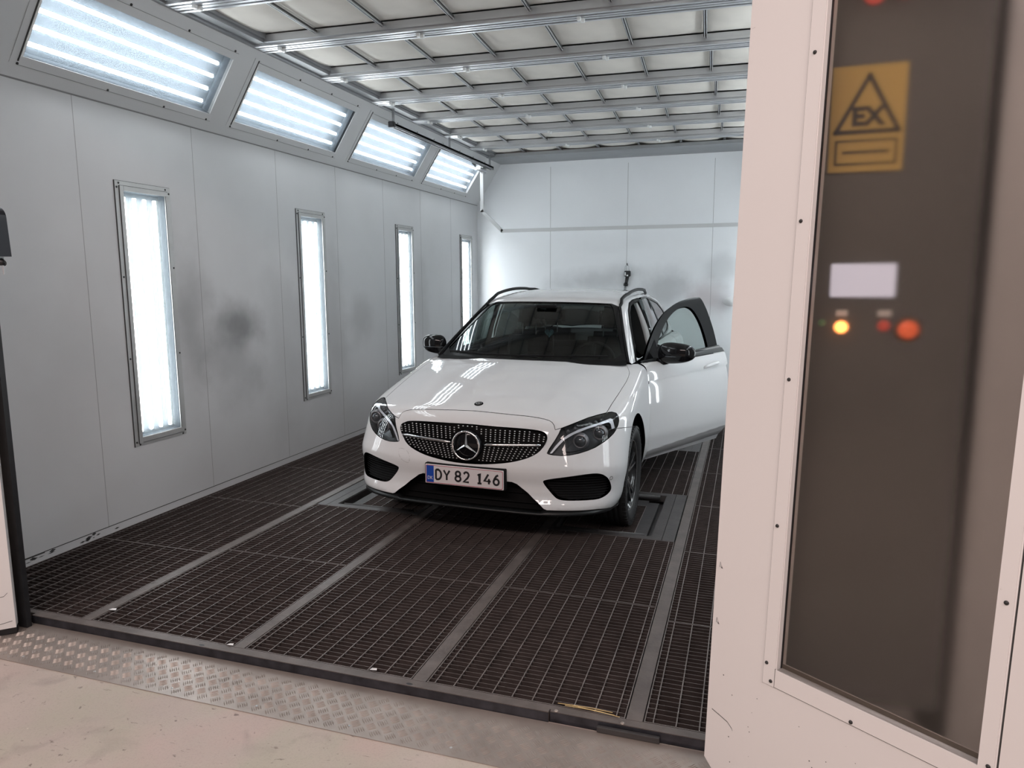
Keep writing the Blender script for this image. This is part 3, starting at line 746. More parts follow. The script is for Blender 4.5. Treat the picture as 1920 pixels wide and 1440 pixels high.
tag(lk, 'black lock case with handle and silver key on the left door edge', 'lock')

# ================================================================== CONTROL CABINET AND WARNING SIGN BEHIND THE DOOR GLASS
cb = empty('control_cabinet', (4.23, -0.002, 0.30))
dark = mat('cabinet_dark_grey', (0.105, 0.108, 0.108), 0.5, var=0.1, scale=3)
MB().box(-0.40, 0.215, -0.10, 0.0, 0.0, 2.75, 0.006).build('body', dark, cb)
MB().box(-0.395, 0.205, -0.104, -0.10, 0.01, 1.50, 0.001).build('door', dark, cb)
scr = mat('display_screen', (0.3, 0.3, 0.34), 0.3, emit=(0.62, 0.60, 0.72), estr=0.85)
MB().box(-0.155, 0.015, -0.112, -0.10, 1.25, 1.345, 0.004).build('display', scr, cb)
def lampc(nm, col, e): return mat(nm, col, 0.3, emit=col, estr=e)
for nm, x, z, rr, mm in (('button', -0.120, 1.163, 0.017, lampc('orange_lit_button', (1.0, 0.33, 0.08), 5.0)), ('button', -0.008, 1.168, 0.016, lampc('red_button', (0.5, 0.06, 0.04), 0.4)),
                         ('emergency_stop', 0.055, 1.158, 0.026, lampc('red_stop_button', (0.65, 0.10, 0.03), 0.7)), ('button', -0.172, 1.175, 0.010, lampc('green_button', (0.12, 0.2, 0.1), 0.3)),
                         ('signal_lamp', -0.085, 2.075, 0.030, lampc('red_signal_lamp', (0.6, 0.08, 0.06), 0.5)), ('signal_lamp', -0.01, 2.085, 0.030, lampc('red_signal_lamp_2', (0.6, 0.08, 0.06), 0.5))):
    MB().lathe([(0.0001, 0.02), (rr * .8, 0.018), (rr, 0.010), (rr, 0.0)], Matrix.Translation((x, -0.102, z)) @ Matrix.Rotation(math.pi / 2, 4, 'X'), 18).build(nm, mm, cb)
MB().lathe([(0.026, 0.002), (0.036, 0.002), (0.036, 0.0)], Matrix.Translation((0.055, -0.102, 1.158)) @ Matrix.Rotation(math.pi / 2, 4, 'X'), 20).build('stop_ring', mat('yellow_ring', (0.6, 0.40, 0.05), 0.5), cb)
lab = MB().box(-0.135, -0.105, -0.105, -0.10, 1.195, 1.212).box(-0.025, 0.010, -0.105, -0.10, 1.195, 1.212); lab.build('label_plate', M['white_plastic'], cb)
tag(cb, 'tall dark control cabinet with lit display behind the right door glass', 'cabinet')
sg = empty('warning_sign', (4.145, -0.106, 2.045))
yel = mat('sign_yellow', (0.60, 0.42, 0.12), 0.5); ink = mat('sign_black', (0.03, 0.028, 0.02), 0.5)
MB().box(-0.095, 0.095, -0.003, 0.0, -0.143, 0.143, 0.001).build('board', yel, sg)
tri = MB()
A, B, C_ = Vector((0, 0, 0.115)), Vector((-0.080, 0, -0.035)), Vector((0.080, 0, -0.035))
for p, q_ in ((A, B), (B, C_), (C_, A)):
    e = (q_ - p).normalized(); nn = Vector((e.z, 0, -e.x)); tri.obox((p + q_) / 2 + Vector((0, -0.004, 0)), e * ((q_ - p).length / 2 + .006), (0, 0.0006, 0), nn * 0.0062)
tri.build('warning_triangle', ink, sg)
RX = Matrix.Rotation(math.pi / 2, 4, 'X')
text_mesh('sign_text', 'EX', 0.068, ink, sg, Matrix.Translation((0.0, -0.004, 0.004)) @ RX, bold=0.0035)
bx = MB()
bx.box(-0.080, 0.080, -0.0045, -0.003, -0.062, -0.056).box(-0.080, 0.080, -0.0045, -0.003, -0.125, -0.119).box(-0.080, -0.074, -0.0045, -0.003, -0.125, -0.056).box(0.074, 0.080, -0.0045, -0.003, -0.125, -0.056).box(-0.06, 0.06, -0.0045, -0.003, -0.094, -0.086)
bx.build('text_box', ink, sg)
tag(sg, 'yellow EX warning sign with black triangle, seen through the right door glass', 'sign')

# ================================================================== CAR
def ip(v, t):
    a = np.array(t, float); return np.interp(v, a[:, 0], a[:, 1])
def sip(v, t, h=.03): return (ip(v - h, t) + ip(v - h / 2, t) + ip(v, t) + ip(v + h / 2, t) + ip(v + h, t)) / 5
YF=[(.10,.10),(.18,.06),(.22,-.01),(.25,-.035),(.28,-.03),(.33,.0),(.40,.008),(.45,0),(.50,0),(.55,.018),(.62,.04),(.70,.062),(.76,.085),(.82,.14),(.9,.22),(1.1,.4)]
WZ=[(.10,.82),(.2,.85),(.30,.895),(.45,.918),(.6,.914),(.72,.905),(.85,.897),(.95,.885),(1.05,.85),(1.2,.80)]
ZC=[(-.1,.74),(.0,.77),(.12,.805),(.25,.842),(.5,.908),(.75,.963),(1.0,1.01),(1.25,1.045),(1.5,1.055),(2.,1.075),(2.5,1.10),(4.,1.10),(4.8,1.08)]
CR=[(0,.085),(.4,.105),(.8,.095),(1.1,.085),(1.3,.055),(2,.05),(5,.05)]
LF,NF,LR,NR,YR=.45,4.6,.55,2.8,4.70
def F_low(p):
    x,y,z=np.abs(p[...,0]),p[...,1],p[...,2]
    W=sip(z,WZ); yf=sip(z,YF,.02)
    tf=np.clip(yf+(.2+.25*np.clip(z-.5,0,.3))*x*x+LF-y,0,None)/LF; tr=np.clip(y-(YR-LR),0,None)/LR
    rho=((x/W)**NF+tf**NF+1e-12)**(1/NF)
    rho2=((x/W)**NR+tr**NR+1e-12)**(1/NR)
    g=(np.maximum(rho,rho2)-1)*W*.9
    h=z-(sip(y,ZC,.12)-sip(y,CR,.1)*(x/.8)**2.2)
    k=.02
    m=np.maximum(g,h)
    return m+k*np.log(np.exp((g-m)/k)+np.exp((h-m)/k))
def grad(F,p,h=1e-4):
    g=np.stack([(F(p+np.eye(3)[i]*h)-F(p-np.eye(3)[i]*h))/(2*h) for i in range(3)],-1)
    return g/np.linalg.norm(g,axis=-1,keepdims=True)
def cast(F,o,d,t0,t1,n=200):
    """first root of F from F<0 to >0 along o+t d"""
    o=np.atleast_2d(o);d=np.atleast_2d(d);o,d=np.broadcast_arrays(o,d)
    ts=np.linspace(t0,t1,n);f=np.stack([F(o+t*d) for t in ts])
    sgn=(f[:-1]*f[1:]<=0)
    i=np.argmax(sgn,0);ok=sgn.any(0)
    a=ts[i];b=ts[i+1];fa=f[i,np.arange(len(i))]
    for _ in range(40):
        m=(a+b)/2;fm=F(o+m[:,None]*d);s=fa*fm<=0
        b=np.where(s,m,b);fa=np.where(s,fa,fm);a=np.where(s,a,m)
    q=o+((a+b)/2)[:,None]*d;q[~ok]=np.nan
    return q
# greenhouse
def yw(x,z):
    y0=1.085+(z-1.0)*1.78-.10*np.clip((z-1.0)*(1.42-z),0,None)*4
    return y0+.36*x*x
ZR=[(1.5,1.36),(1.8,1.432),(2.0,1.470),(2.3,1.510),(2.7,1.532),(3.2,1.53),(3.8,1.50),(4.2,1.46),(4.7,1.38)]
def xs(y,z):
    return (.788-(z-1.0)*.36-np.clip(z-1.0,0,None)**2*.25)*(1-.05*((np.clip(y,1.9,5)-1.9)/2.6)**2)+.075*np.exp(-((y-2.75)/.55)**2)*np.clip(z-1.0,0,.5)/.45
def F_up(p):
    x,y,z=np.abs(p[...,0]),p[...,1],p[...,2]
    fs=[(yw(x,z)-y)*.5, z-(sip(y,ZR,.15)-.09*x*x-.1*x**4), (x-xs(y,z))*.93, (y-(4.62-(z-1.0)*.55-.12*x*x))*.85]
    f=np.stack(fs);k=.016;m=f.max(0)
    return m+k*np.log(np.exp((f-m)/k).sum(0))

X_OF = dict()
def front_y(x, z):
    p = cast(F_low, np.array([[x, -0.3, z]]), np.array([[0, 1., 0]]), 0, 1.5)  # F goes + -> -
    return p[0]
class Chart:
    def __init__(s, F, to2, ray, t0, t1): s.F, s.to2, s.ray, s.t0, s.t1 = F, to2, ray, t0, t1
def sph(F, O, sg):
    O = np.array(O, float)
    def to2(p):
        q = p - O; return np.stack([np.arctan2(q[:, 0], sg * q[:, 1]), np.arctan2(q[:, 2], np.hypot(q[:, 0], q[:, 1]))], 1)
    def ray(u): return O + 0 * np.zeros((len(u), 3)), np.stack([np.sin(u[:, 0]) * np.cos(u[:, 1]), sg * np.cos(u[:, 0]) * np.cos(u[:, 1]), np.sin(u[:, 1])], 1)
    return Chart(F, to2, ray, .1, 3.2)
def cyl(F, zc, sc=1.3):
    def to2(p): return np.stack([np.arctan2(p[:, 0], p[:, 2] - zc), p[:, 1] * sc], 1)
    def ray(u): return np.stack([0 * u[:, 0], u[:, 1] / sc, zc + 0 * u[:, 0]], 1), np.stack([np.sin(u[:, 0]), 0 * u[:, 0], np.cos(u[:, 0])], 1)
    return Chart(F, to2, ray, .02, 1.6)
CF = sph(F_low, (0, 2.0, .2), -1)
CR_ = sph(F_low, (0, 2.9, .3), 1)
CS = cyl(F_low, .55, 1.3)
CU = cyl(F_up, .80, 1.6)
def pip(P, poly):
    x, y = P[:, 0], P[:, 1]; n = len(poly); ins = np.zeros(len(P), bool)
    for i in range(n):
        (x0, y0), (x1, y1) = poly[i], poly[i - 1]
        if y0 == y1: continue
        c = (y0 > y) != (y1 > y); ins ^= c & (x < (x1 - x0) * (y - y0) / (y1 - y0) + x0)
    return ins
def dens(poly, s):
    out = []
    for i in range(len(poly)):
        a, b = poly[i], poly[(i + 1) % len(poly)]; k = max(1, int(np.ceil(np.linalg.norm(b - a) / s)))
        out += [a + (b - a) * j / k for j in range(k)]
    return np.array(out)
def chaikin(p, k=2, keep=()):
    p = np.array(p, float)
    for _ in range(k):
        q = []
        for i in range(len(p)):
            a, b = p[i], p[(i + 1) % len(p)]; q += [a * .75 + b * .25, a * .25 + b * .75]
        p = np.array(q)
    return p
def shrink(poly, d):
    n = len(poly); a = np.sum(poly[:, 0] * np.roll(poly[:, 1], -1) - np.roll(poly[:, 0], -1) * poly[:, 1])
    t = np.roll(poly, -1, 0) - np.roll(poly, 1, 0); t /= np.linalg.norm(t, axis=1)[:, None] + 1e-12
    nn = np.stack([-t[:, 1], t[:, 0]], 1) * (1 if a > 0 else -1)
    return poly + nn * d
def mindist(P, loop):
    d = np.full(len(P), 1e9)
    for i in range(len(loop)):
        a, b = loop[i], loop[(i + 1) % len(loop)]; ab = b - a
        t = np.clip(((P - a) @ ab) / (ab @ ab + 1e-15), 0, 1); d = np.minimum(d, np.linalg.norm(P - a - t[:, None] * ab, axis=1))
    return d
def panel(name, material, outer, chart, parent, holes=(), s=0.014, off=0.0, flange=0.012, hflange=None, gap=0.0, disp=None, xf=None, thick=None, uv=False):
    """surface patch bounded by 3-D outline(s), lying on the implicit body surface"""
    to = (lambda p: np.asarray(p, float)) if uv else (lambda p: chart.to2(np.asarray(p, float)))
    O = to(outer)
    if gap: O = shrink(dens(O, s), gap)
    O = dens(O, s); H = [dens(to(h), s) for h in holes]
    lo, hi = O.min(0), O.max(0)
    gx, gy = np.meshgrid(np.arange(lo[0], hi[0], s), np.arange(lo[1], hi[1], s)); gy[:, 1::2] += s / 2
    G = np.stack([gx.ravel(), gy.ravel()], 1); G = G[pip(G, O)]
    for h in H: G = G[~pip(G, h)]
    for l in [O] + H: G = G[mindist(G, l) > s * .45]
    pts = np.concatenate([O] + H + [G]); ed = []; b = 0; loops = []
    for l in [O] + H:
        ed += [(b + i, b + (i + 1) % len(l)) for i in range(len(l))]; loops.append((b, len(l))); b += len(l)
    r = delaunay_2d_cdt([Vector(p) for p in pts], ed, [], 0, 1e-7)
    V2 = np.array([v[:] for v in r[0]]); FC = [f for f in r[2] if len(f) == 3]
    cen = np.array([V2[list(f)].mean(0) for f in FC]); ok = pip(cen, O)
    for h in H: ok &= ~pip(cen, h)
    FC = [f for f, k in zip(FC, ok) if k]
    def lift(u):
        o, d = chart.ray(u); q = cast(chart.F, o, d, chart.t0, chart.t1, 110)
        bad = np.isnan(q[:, 0])
        if bad.any() and (~bad).any():
            gi = np.where(~bad)[0]
            for i in np.where(bad)[0]: q[i] = q[gi[np.argmin(((u[gi] - u[i]) ** 2).sum(1))]]
        n = grad(chart.F, q)
        if disp is not None:
            e = 2e-3; ts = []
            for du in ((e, 0), (0, e)):
                pr = []
                for sg in (1, -1):
                    o, d = chart.ray(u + sg * np.array(du)); w = cast(chart.F, o, d, chart.t0, chart.t1, 110)
                    b2 = np.isnan(w[:, 0]); w[b2] = q[b2]; pr.append(disp(w, grad(chart.F, w)))
                ts.append(pr[0] - pr[1])
            q = disp(q, n); n2 = np.cross(ts[0], ts[1]); l2 = np.linalg.norm(n2, axis=1)[:, None]
            n2 = np.where(l2 > 1e-9, n2 / (l2 + 1e-12), n); n2 *= np.sign((n2 * n).sum(1))[:, None]
            n = np.where(np.abs((n2 * n).sum(1))[:, None] > .4, n2, n)
        return q, n
    P, Nn = lift(V2); P = P + Nn * off
    verts = [tuple(p) for p in P]; norms = [tuple(n) for n in Nn]; faces = []
    for f in FC:
        a, b_, c = f; fn = np.cross(P[b_] - P[a], P[c] - P[a])
        faces.append((a, b_, c) if fn @ (Nn[a] + Nn[b_] + Nn[c]) > 0 else (a, c, b_))
    if thick:
        k = len(verts); verts += [tuple(p - n * thick) for p, n in zip(P, Nn)]; norms += [tuple(-n) for n in Nn]
        faces += [(f[0] + k, f[2] + k, f[1] + k) for f in faces[:]]
    for li, l in enumerate([O] + H):
        fl = flange if li == 0 else (hflange[li - 1] if hflange else flange)
        if not fl: continue
        q, n = lift(l); q = q + n * off; q2 = q - n * fl; k = len(verts); L = len(l)
        t = np.roll(q, -1, 0) - np.roll(q, 1, 0); fnn = np.cross(t, n); fnn /= np.linalg.norm(fnn, axis=1)[:, None] + 1e-12
        ar = np.sum(l[:, 0] * np.roll(l[:, 1], -1) - np.roll(l[:, 0], -1) * l[:, 1])
        verts += [tuple(v) for v in q] + [tuple(v) for v in q2]; norms += [tuple(v) for v in fnn] * 2
        faces += [(k + i, k + (i + 1) % L, k + L + (i + 1) % L, k + L + i) for i in range(L)]
    if xf is not None: verts = [xf(v) for v in verts]
    me = bpy.data.meshes.new(name); me.from_pydata(verts, [], faces); me.materials.append(material)
    me.polygons.foreach_set('use_smooth', [True] * len(me.polygons))
    me.normals_split_custom_set_from_vertices(norms)
    o = bpy.data.objects.new(name, me); COL.objects.link(o)
    if parent: o.parent = parent
    return o
def mir(p):
    p = np.array(p, float) * [-1, 1, 1]; return p[::-1]
def both(p): return (np.array(p, float), mir(p))
def S_(y, z):
    """point on the flank at (y,z)"""
    return cast(F_low, np.array([[0, y, z]]), np.array([[1., 0, 0]]), .3, 1.3)[0]
def U_(y, z): 
    return cast(F_up, np.array([[0, y, z]]), np.array([[1., 0, 0]]), .1, 1.3)[0]
def FR(x, z, y0=-0.4):
    t = np.linspace(0, 1.2, 600); p = np.stack([x + 0 * t, y0 + t, z + 0 * t], 1); f = F_low(p); i = int(np.argmax(f < 0))
    return p[i]

# --- materials
P_ = {}
def paint():
    mt = mat('white_car_paint', (0.665, 0.67, 0.68), 0.45, coat=1.0, spec=0.0); return mt
P_['white'] = paint()
P_['gloss'] = mat('gloss_black_trim', (0.006, 0.006, 0.007), 0.08, coat=0.0, spec=0.35)
P_['trim'] = mat('satin_black_trim', (0.011, 0.012, 0.013), 0.36, spec=0.35)
P_['dark'] = mat('matt_black_plastic', (0.006, 0.006, 0.0065), 0.7, spec=0.12)
P_['rail'] = mat('black_roof_rail', (0.009, 0.009, 0.010), 0.5, spec=0.15)
P_['chrome'] = mat('chrome', (0.82, 0.82, 0.83), 0.10, metal=1.0)
P_['satin'] = mat('satin_silver', (0.62, 0.62, 0.63), 0.28, metal=0.9)
P_['lampdark'] = mat('headlamp_dark_bowl', (0.035, 0.037, 0.04), 0.25, metal=0.3)
P_['frit'] = mat('windscreen_black_print', (0.005, 0.005, 0.006), 0.15, spec=0.2)
P_['lens'] = mat('projector_lens', (0.10, 0.11, 0.12), 0.05, metal=0.6)
P_['glass'] = glass_mat('windscreen_glass', (0.165, 0.195, 0.185), 0.0, 1.36)
P_['sideglass'] = glass_mat('side_glass', (0.62, 0.70, 0.68), 0.0, 1.45)
P_['privacy'] = glass_mat('tinted_rear_glass', (0.16, 0.18, 0.18), 0.0, 1.45)
P_['clear'] = glass_mat('headlamp_cover', (0.88, 0.90, 0.92), 0.0, 1.45)
P_['tyre'] = mat('tyre_rubber', (0.019, 0.019, 0.020), 0.62, bump=0.15, bscale=120)
P_['rim'] = mat('black_alloy', (0.014, 0.014, 0.015), 0.18, coat=0.6)
P_['int'] = mat('interior_dark', (0.018, 0.019, 0.019), 0.7, var=0.15, scale=6)
P_['seat'] = mat('seat_leather', (0.022, 0.023, 0.023), 0.5, var=0.1, scale=10)
P_['red'] = mat('tail_lamp_red', (0.35, 0.01, 0.012), 0.15, coat=0.8)
P_['plate'] = mat('plate_white', (0.66, 0.63, 0.64), 0.42, spec=0.3)
P_['plate_red'] = mat('plate_red_line', (0.40, 0.03, 0.08), 0.45)
P_['plate_blue'] = mat('plate_blue_band', (0.005, 0.055, 0.36), 0.45)
P_['plate_ink'] = mat('plate_black_ink', (0.012, 0.012, 0.014), 0.5)

car = empty('car', (2.257, 1.52, 0.0), (0, 0.009, -0.0097))
tag(car, 'white estate car with black trim standing in the booth with one front door open', 'car')

# --- outlines taken in car coordinates (x to the car's left, y back from the nose, z up)
HL = np.array([(0.489, 0.09, 0.591), (0.5, 0.103, 0.618), (0.528, 0.129, 0.667), (0.546, 0.149, 0.705), (0.553, 0.165, 0.732), (0.593, 0.191, 0.747), (0.642, 0.235, 0.766), (0.686, 0.298, 0.781), (0.731, 0.368, 0.789), (0.772, 0.432, 0.794), (0.801, 0.469, 0.795), (0.827, 0.477, 0.788), (0.843, 0.456, 0.774), (0.854, 0.425, 0.753), (0.855, 0.397, 0.732), (0.851, 0.372, 0.712), (0.84, 0.339, 0.688), (0.819, 0.3, 0.665), (0.792, 0.262, 0.644), (0.754, 0.22, 0.62), (0.715, 0.187, 0.604), (0.664, 0.153, 0.589), (0.612, 0.127, 0.58), (0.57, 0.11, 0.578), (0.526, 0.097, 0.581), (0.498, 0.091, 0.586)])
DRL = np.array([(0.506, 0.095, 0.593), (0.531, 0.117, 0.632), (0.56, 0.14, 0.667), (0.6, 0.168, 0.699), (0.65, 0.205, 0.725), (0.699, 0.246, 0.744), (0.746, 0.299, 0.758), (0.781, 0.359, 0.77), (0.806, 0.415, 0.778), (0.821, 0.414, 0.771), (0.839, 0.385, 0.745), (0.849, 0.375, 0.717), (0.835, 0.349, 0.715), (0.822, 0.365, 0.747), (0.809, 0.368, 0.759), (0.795, 0.349, 0.758), (0.759, 0.296, 0.747), (0.701, 0.237, 0.729), (0.632, 0.184, 0.701), (0.582, 0.149, 0.67), (0.553, 0.126, 0.637), (0.517, 0.098, 0.592)])
LED = [(0.597, 0.179, 0.723), (0.635, 0.205, 0.738), (0.676, 0.242, 0.755), (0.708, 0.283, 0.767), (0.735, 0.321, 0.774), (0.76, 0.371, 0.781)]
FOG = np.array([(0.475, 0.054, 0.425), (0.481, 0.054, 0.434), (0.525, 0.064, 0.445), (0.622, 0.095, 0.459), (0.727, 0.145, 0.473), (0.778, 0.179, 0.473), (0.808, 0.204, 0.461), (0.83, 0.228, 0.438), (0.841, 0.248, 0.41), (0.847, 0.261, 0.377), (0.846, 0.26, 0.353), (0.833, 0.24, 0.334), (0.81, 0.21, 0.319), (0.781, 0.18, 0.312), (0.731, 0.142, 0.312), (0.653, 0.1, 0.313), (0.594, 0.077, 0.315), (0.561, 0.069, 0.323), (0.537, 0.068, 0.342), (0.508, 0.064, 0.375), (0.485, 0.059, 0.404)])
ARM = np.array([(0.263, 0.02, 0.414), (0.292, 0.023, 0.413), (0.321, 0.028, 0.402), (0.35, 0.032, 0.38), (0.386, 0.034, 0.354), (0.422, 0.033, 0.322), (0.461, 0.026, 0.293), (0.491, 0.024, 0.267), (0.508, 0.028, 0.26), (0.578, 0.051, 0.258), (0.683, 0.1, 0.255), (0.784, 0.174, 0.252), (0.835, 0.26, 0.240)])
SHF = np.array([(0.0, 0.146, 0.8065), (0.12, 0.147, 0.803), (0.248, 0.149, 0.798), (0.347, 0.16, 0.793), (0.412, 0.167, 0.786), (0.448, 0.17, 0.78), (0.478, 0.171, 0.773), (0.498, 0.167, 0.763), (0.512, 0.159, 0.747), (0.521, 0.149, 0.724)])
SHS = np.array([(0.774, 0.439, 0.795), (0.78, 0.567, 0.827), (0.787, 0.681, 0.853), (0.794, 0.844, 0.888), (0.8, 0.98, 0.916), (0.801, 1.075, 0.94), (0.792, 1.154, 0.956), (0.765, 1.25, 0.989), (0.745, 1.31, 1.004)])
GR = [(0.0, .737), (.1, .735), (.2, .732), (.33, .728), (.42, .721), (.455, .713), (.474, .700), (.482, .682), (.481, .662), (.468, .63), (.442, .595), (.40, .568), (.34, .546), (.26, .527), (.16, .514), (.08, .508), (0, .506)]
GR3 = np.array([FR(x, z) for x, z in GR] + [FR(-x, z) for x, z in GR[-2:0:-1]])
AC, AR = (0.80, 0.335), 0.392
def arch(c, a0, a1, k=22, R=AR):
    out = []
    for t in np.radians(np.linspace(a0, a1, k)):
        y, z = c[0] - R * math.cos(t), c[1] + R * math.sin(t); out.append(S_(y, z))
    return out
aF = math.degrees(math.asin((0.678 - .335) / AR)); aB = math.degrees(math.asin((.20 - .335) / AR))
# --- bonnet
cowl = []
for x in np.linspace(.72, -.72, 13): cowl.append((x, 1.075 + .36 * x * x, 1.04))
hood_r = list(SHF) + [HL[4]] + list(HL[5:10]) + list(SHS)
hood = np.array(hood_r + cowl + [tuple(np.array(p) * [-1, 1, 1]) for p in hood_r[::-1][:-1]])
def crease(q, n):
    # two soft power-dome lines running back over the bonnet
    x = np.abs(q[:, 0]); xc = 0.44 + 0.15 * np.clip(q[:, 1] - .15, 0, 1.2)
    w = np.exp(-((x - xc) / .09) ** 2) * np.clip((q[:, 1] - .2) / .3, 0, 1) * .004
    return q + np.stack([0 * w, 0 * w, w], 1)
bonnet = panel('bonnet', P_['white'], hood, CF, car, gap=.0010, flange=.02, disp=crease)
# --- front bumper skin
fr_arch = arch(AC, aB, aF, 16)            # from low front of the arch up to the bumper seam
br = list(SHF[1:]) + [HL[4], HL[3], HL[2], HL[1], HL[0]] + list(HL[:14:-1]) + fr_arch[::-1] + [S_(.44, .205)] + list(ARM[::-1])
bump = np.array([SHF[0]] + br + [tuple(np.array(p) * [-1, 1, 1]) for p in br[::-1]])
FOGs = chaikin(FOG, 2); GRs = chaikin(GR3, 1)
bumper = panel('front_bumper', P_['white'], bump, CF, car, holes=[GRs, FOGs, mir(FOGs)], gap=.0009, s=.0095, flange=.03, hflange=[.055, .045, .045])
# --- wings
def belt_pt(y):
    x = .812 + .050 * min(1, max(0, (y - 1.42) / .5)) - .004 * (y - 1.42)
    return cast(F_low, np.array([[x, y, .6]]), np.array([[0, 0, 1.]]), 0, .7)[0]
wr = [SHS[0]] + list(SHS[1:]) + [belt_pt(1.402), S_(1.40, .90), S_(1.40, .80), S_(1.405, .6), S_(1.41, .4), S_(1.41, .215), S_(1.30, .20), S_(1.19, .205)] + arch(AC, aF, 180 - aB, 40)[::-1] + [HL[15], HL[14], HL[13], HL[12], HL[11], HL[10]]
for sd in (1, -1):
    w_ = np.array(wr) if sd > 0 else mir(wr)
    panel('front_wing', P_['white'], w_, CF, car, gap=.0009, s=.012, flange=.02)
# --- side panels on the closed side, and behind the open door
def side_outline(pts): return np.array([belt_pt(y) if z is None else (S_(y, z) if z <= 1.005 else (0.745, y, 1.03)) for y, z in pts])
def seg(y0, y1, z): return [(y, z) for y in np.linspace(y0, y1, 5)]
DOOR = [(1.405, .22), (1.405, .6), (1.402, .90)] + [(y, None) for y in np.linspace(1.415, 2.535, 9)] + [(2.54, .8), (2.535, .4), (2.525, .235)]
RDOOR = [(2.495, .22), (2.53, .4), (2.545, .8), (2.545, 1.03)] + seg(2.6, 3.5, 1.03) + [(3.60, 1.03), (3.62, .9)]
rear_c = (3.68, .335)
rarc = [(rear_c[0] - AR * math.cos(t), rear_c[1] + AR * math.sin(t)) for t in np.radians(np.linspace(98, 200, 14))]
RDOOR = RDOOR + [(y - .01, z) for y, z in rarc if z > .22] + [(3.30, .22)]
QRT = [(3.625, .9), (3.605, 1.03)] + seg(3.7, 4.2, 1.03) + [(4.25, 1.03), (4.25, .22), (4.06, .22)] + [(rear_c[0] + AR * math.cos(t), rear_c[1] + AR * math.sin(t)) for t in np.radians(np.linspace(-17, 82, 14))]
HINGE = np.array([0.862, 1.402, 0.0]); DOOR_ANG = math.radians(28)
def hinge_shift(v): return (v[0] - HINGE[0], v[1] - HINGE[1], v[2] - HINGE[2])
def make_front_door(sd, parent, xf):
    o = side_outline(DOOR); o = o if sd > 0 else mir(o)
    def ridge(q, n):
        # shoulder line and sill crease pressed into the door skin
        z = q[:, 2]; zs = .865 + .035 * (q[:, 1] - 1.4); k = -.015 * np.exp(-np.clip(zs - z, 0, 9) / .07) * (z < zs) - .010 / (1 + np.exp((z - zs) / .004)) * 0
        k2 = -.050 * np.clip((.335 + .05 * (q[:, 1] - 1.4) - z) / .11, 0, 1)
        return q + n * (k + k2)[:, None]
    return panel('front_door', P_['white'], o, CS, parent, gap=.001, s=.0085 if sd > 0 else .016, flange=.03, xf=xf, disp=ridge)
hinge = empty('hinge_tmp')
door_r = make_front_door(1, car, hinge_shift)      # the open one, origin on its hinge line
door_r.location = HINGE; door_r.rotation_euler = (0, 0, -DOOR_ANG)
bpy.data.objects.remove(hinge)
door_r['label'] = 'white front door swung open'
door_l = make_front_door(-1, car, None)
for sd in (1, -1):
    for nm, outl in (('rear_door', RDOOR), ('rear_quarter', QRT)):
        o = side_outline(outl); panel(nm, P_['white'], o if sd > 0 else mir(o), CS, car, gap=.0012, s=.022, flange=.03)
rb = [S_(4.255, .22), S_(4.255, .6), S_(4.255, .9), (.745, 4.255, 1.03), (.60, 4.60, 1.02), (.3, 4.66, 1.02)]
rbp = np.array(rb + [tuple(np.array(p) * [-1, 1, 1]) for p in rb[::-1]])
panel('rear_body', P_['white'], rbp, CR_, car, s=.03)
for sd in (1, -1):
    t = np.array([(.84, 4.35, .93), (.80, 4.50, .93), (.62, 4.62, .92), (.62, 4.66, .80), (.80, 4.54, .80), (.87, 4.35, .84)]); panel('tail_lamp', P_['red'], t if sd > 0 else mir(t), CR_, car, s=.02, off=.003)
# --- cabin
def ws_edge(t): 
    z = 1.022 + (1.402 - 1.022) * t; x = .748 - (.748 - .572) * t - .010 * math.sin(math.pi * t) * 0; return np.array([x, float(yw(x, z)), z])
wsr = [ws_edge(t) for t in np.linspace(0, 1, 9)]
hdr = [np.array([x, 1.862 + .10 * (x / .572) ** 2, 1.425 - .02 * (x / .572) ** 2]) for x in np.linspace(.50, 0, 8)]
roofline = [(1.9, 1.0), ]
belt = [np.array([.775, y, 1.0]) for y in (1.36, 1.6, 2.0, 2.5, 3.0, 3.5, 4.0, 4.3)]
rearr = [np.array([.70, 4.50, 1.01]), np.array([.4, 4.56, 1.02]), np.array([.0, 4.58, 1.02])]
cr = [np.array([.775, 1.33, 1.0])] + belt + rearr
cabin = np.array([hdr[-1]] + hdr[::-1][1:] + wsr[::-1] + cr + [p * [-1, 1, 1] for p in cr[::-1][1:]] + [p * [-1, 1, 1] for p in wsr] + [p * [-1, 1, 1] for p in hdr[:-1]])
DLO = [(1.47, 1.002), (1.62, 1.13), (1.80, 1.26), (1.98, 1.36), (2.15, 1.418), (2.4, 1.448), (2.8, 1.462), (3.2, 1.455), (3.7, 1.425), (4.05, 1.385), (4.28, 1.30), (4.33, 1.20), (4.20, 1.10), (3.9, 1.06), (3.4, 1.048), (2.8, 1.03), (2.2, 1.012)]
DLO = [tuple(p) for p in chaikin(DLO, 2)]
dlo = np.array([U_(y, z) for y, z in DLO])
rw = np.array([(x, y, z) for x, y, z in ((.5, 4.30, 1.36), (.0, 4.38, 1.37), (-.5, 4.30, 1.36), (-.58, 4.42, 1.12), (0, 4.52, 1.10), (.58, 4.42, 1.12))])
cab = panel('roof_and_pillars', P_['white'], cabin, CU, car, holes=[dlo, mir(dlo), rw], s=.016, flange=.02, hflange=[.03, .03, .01])
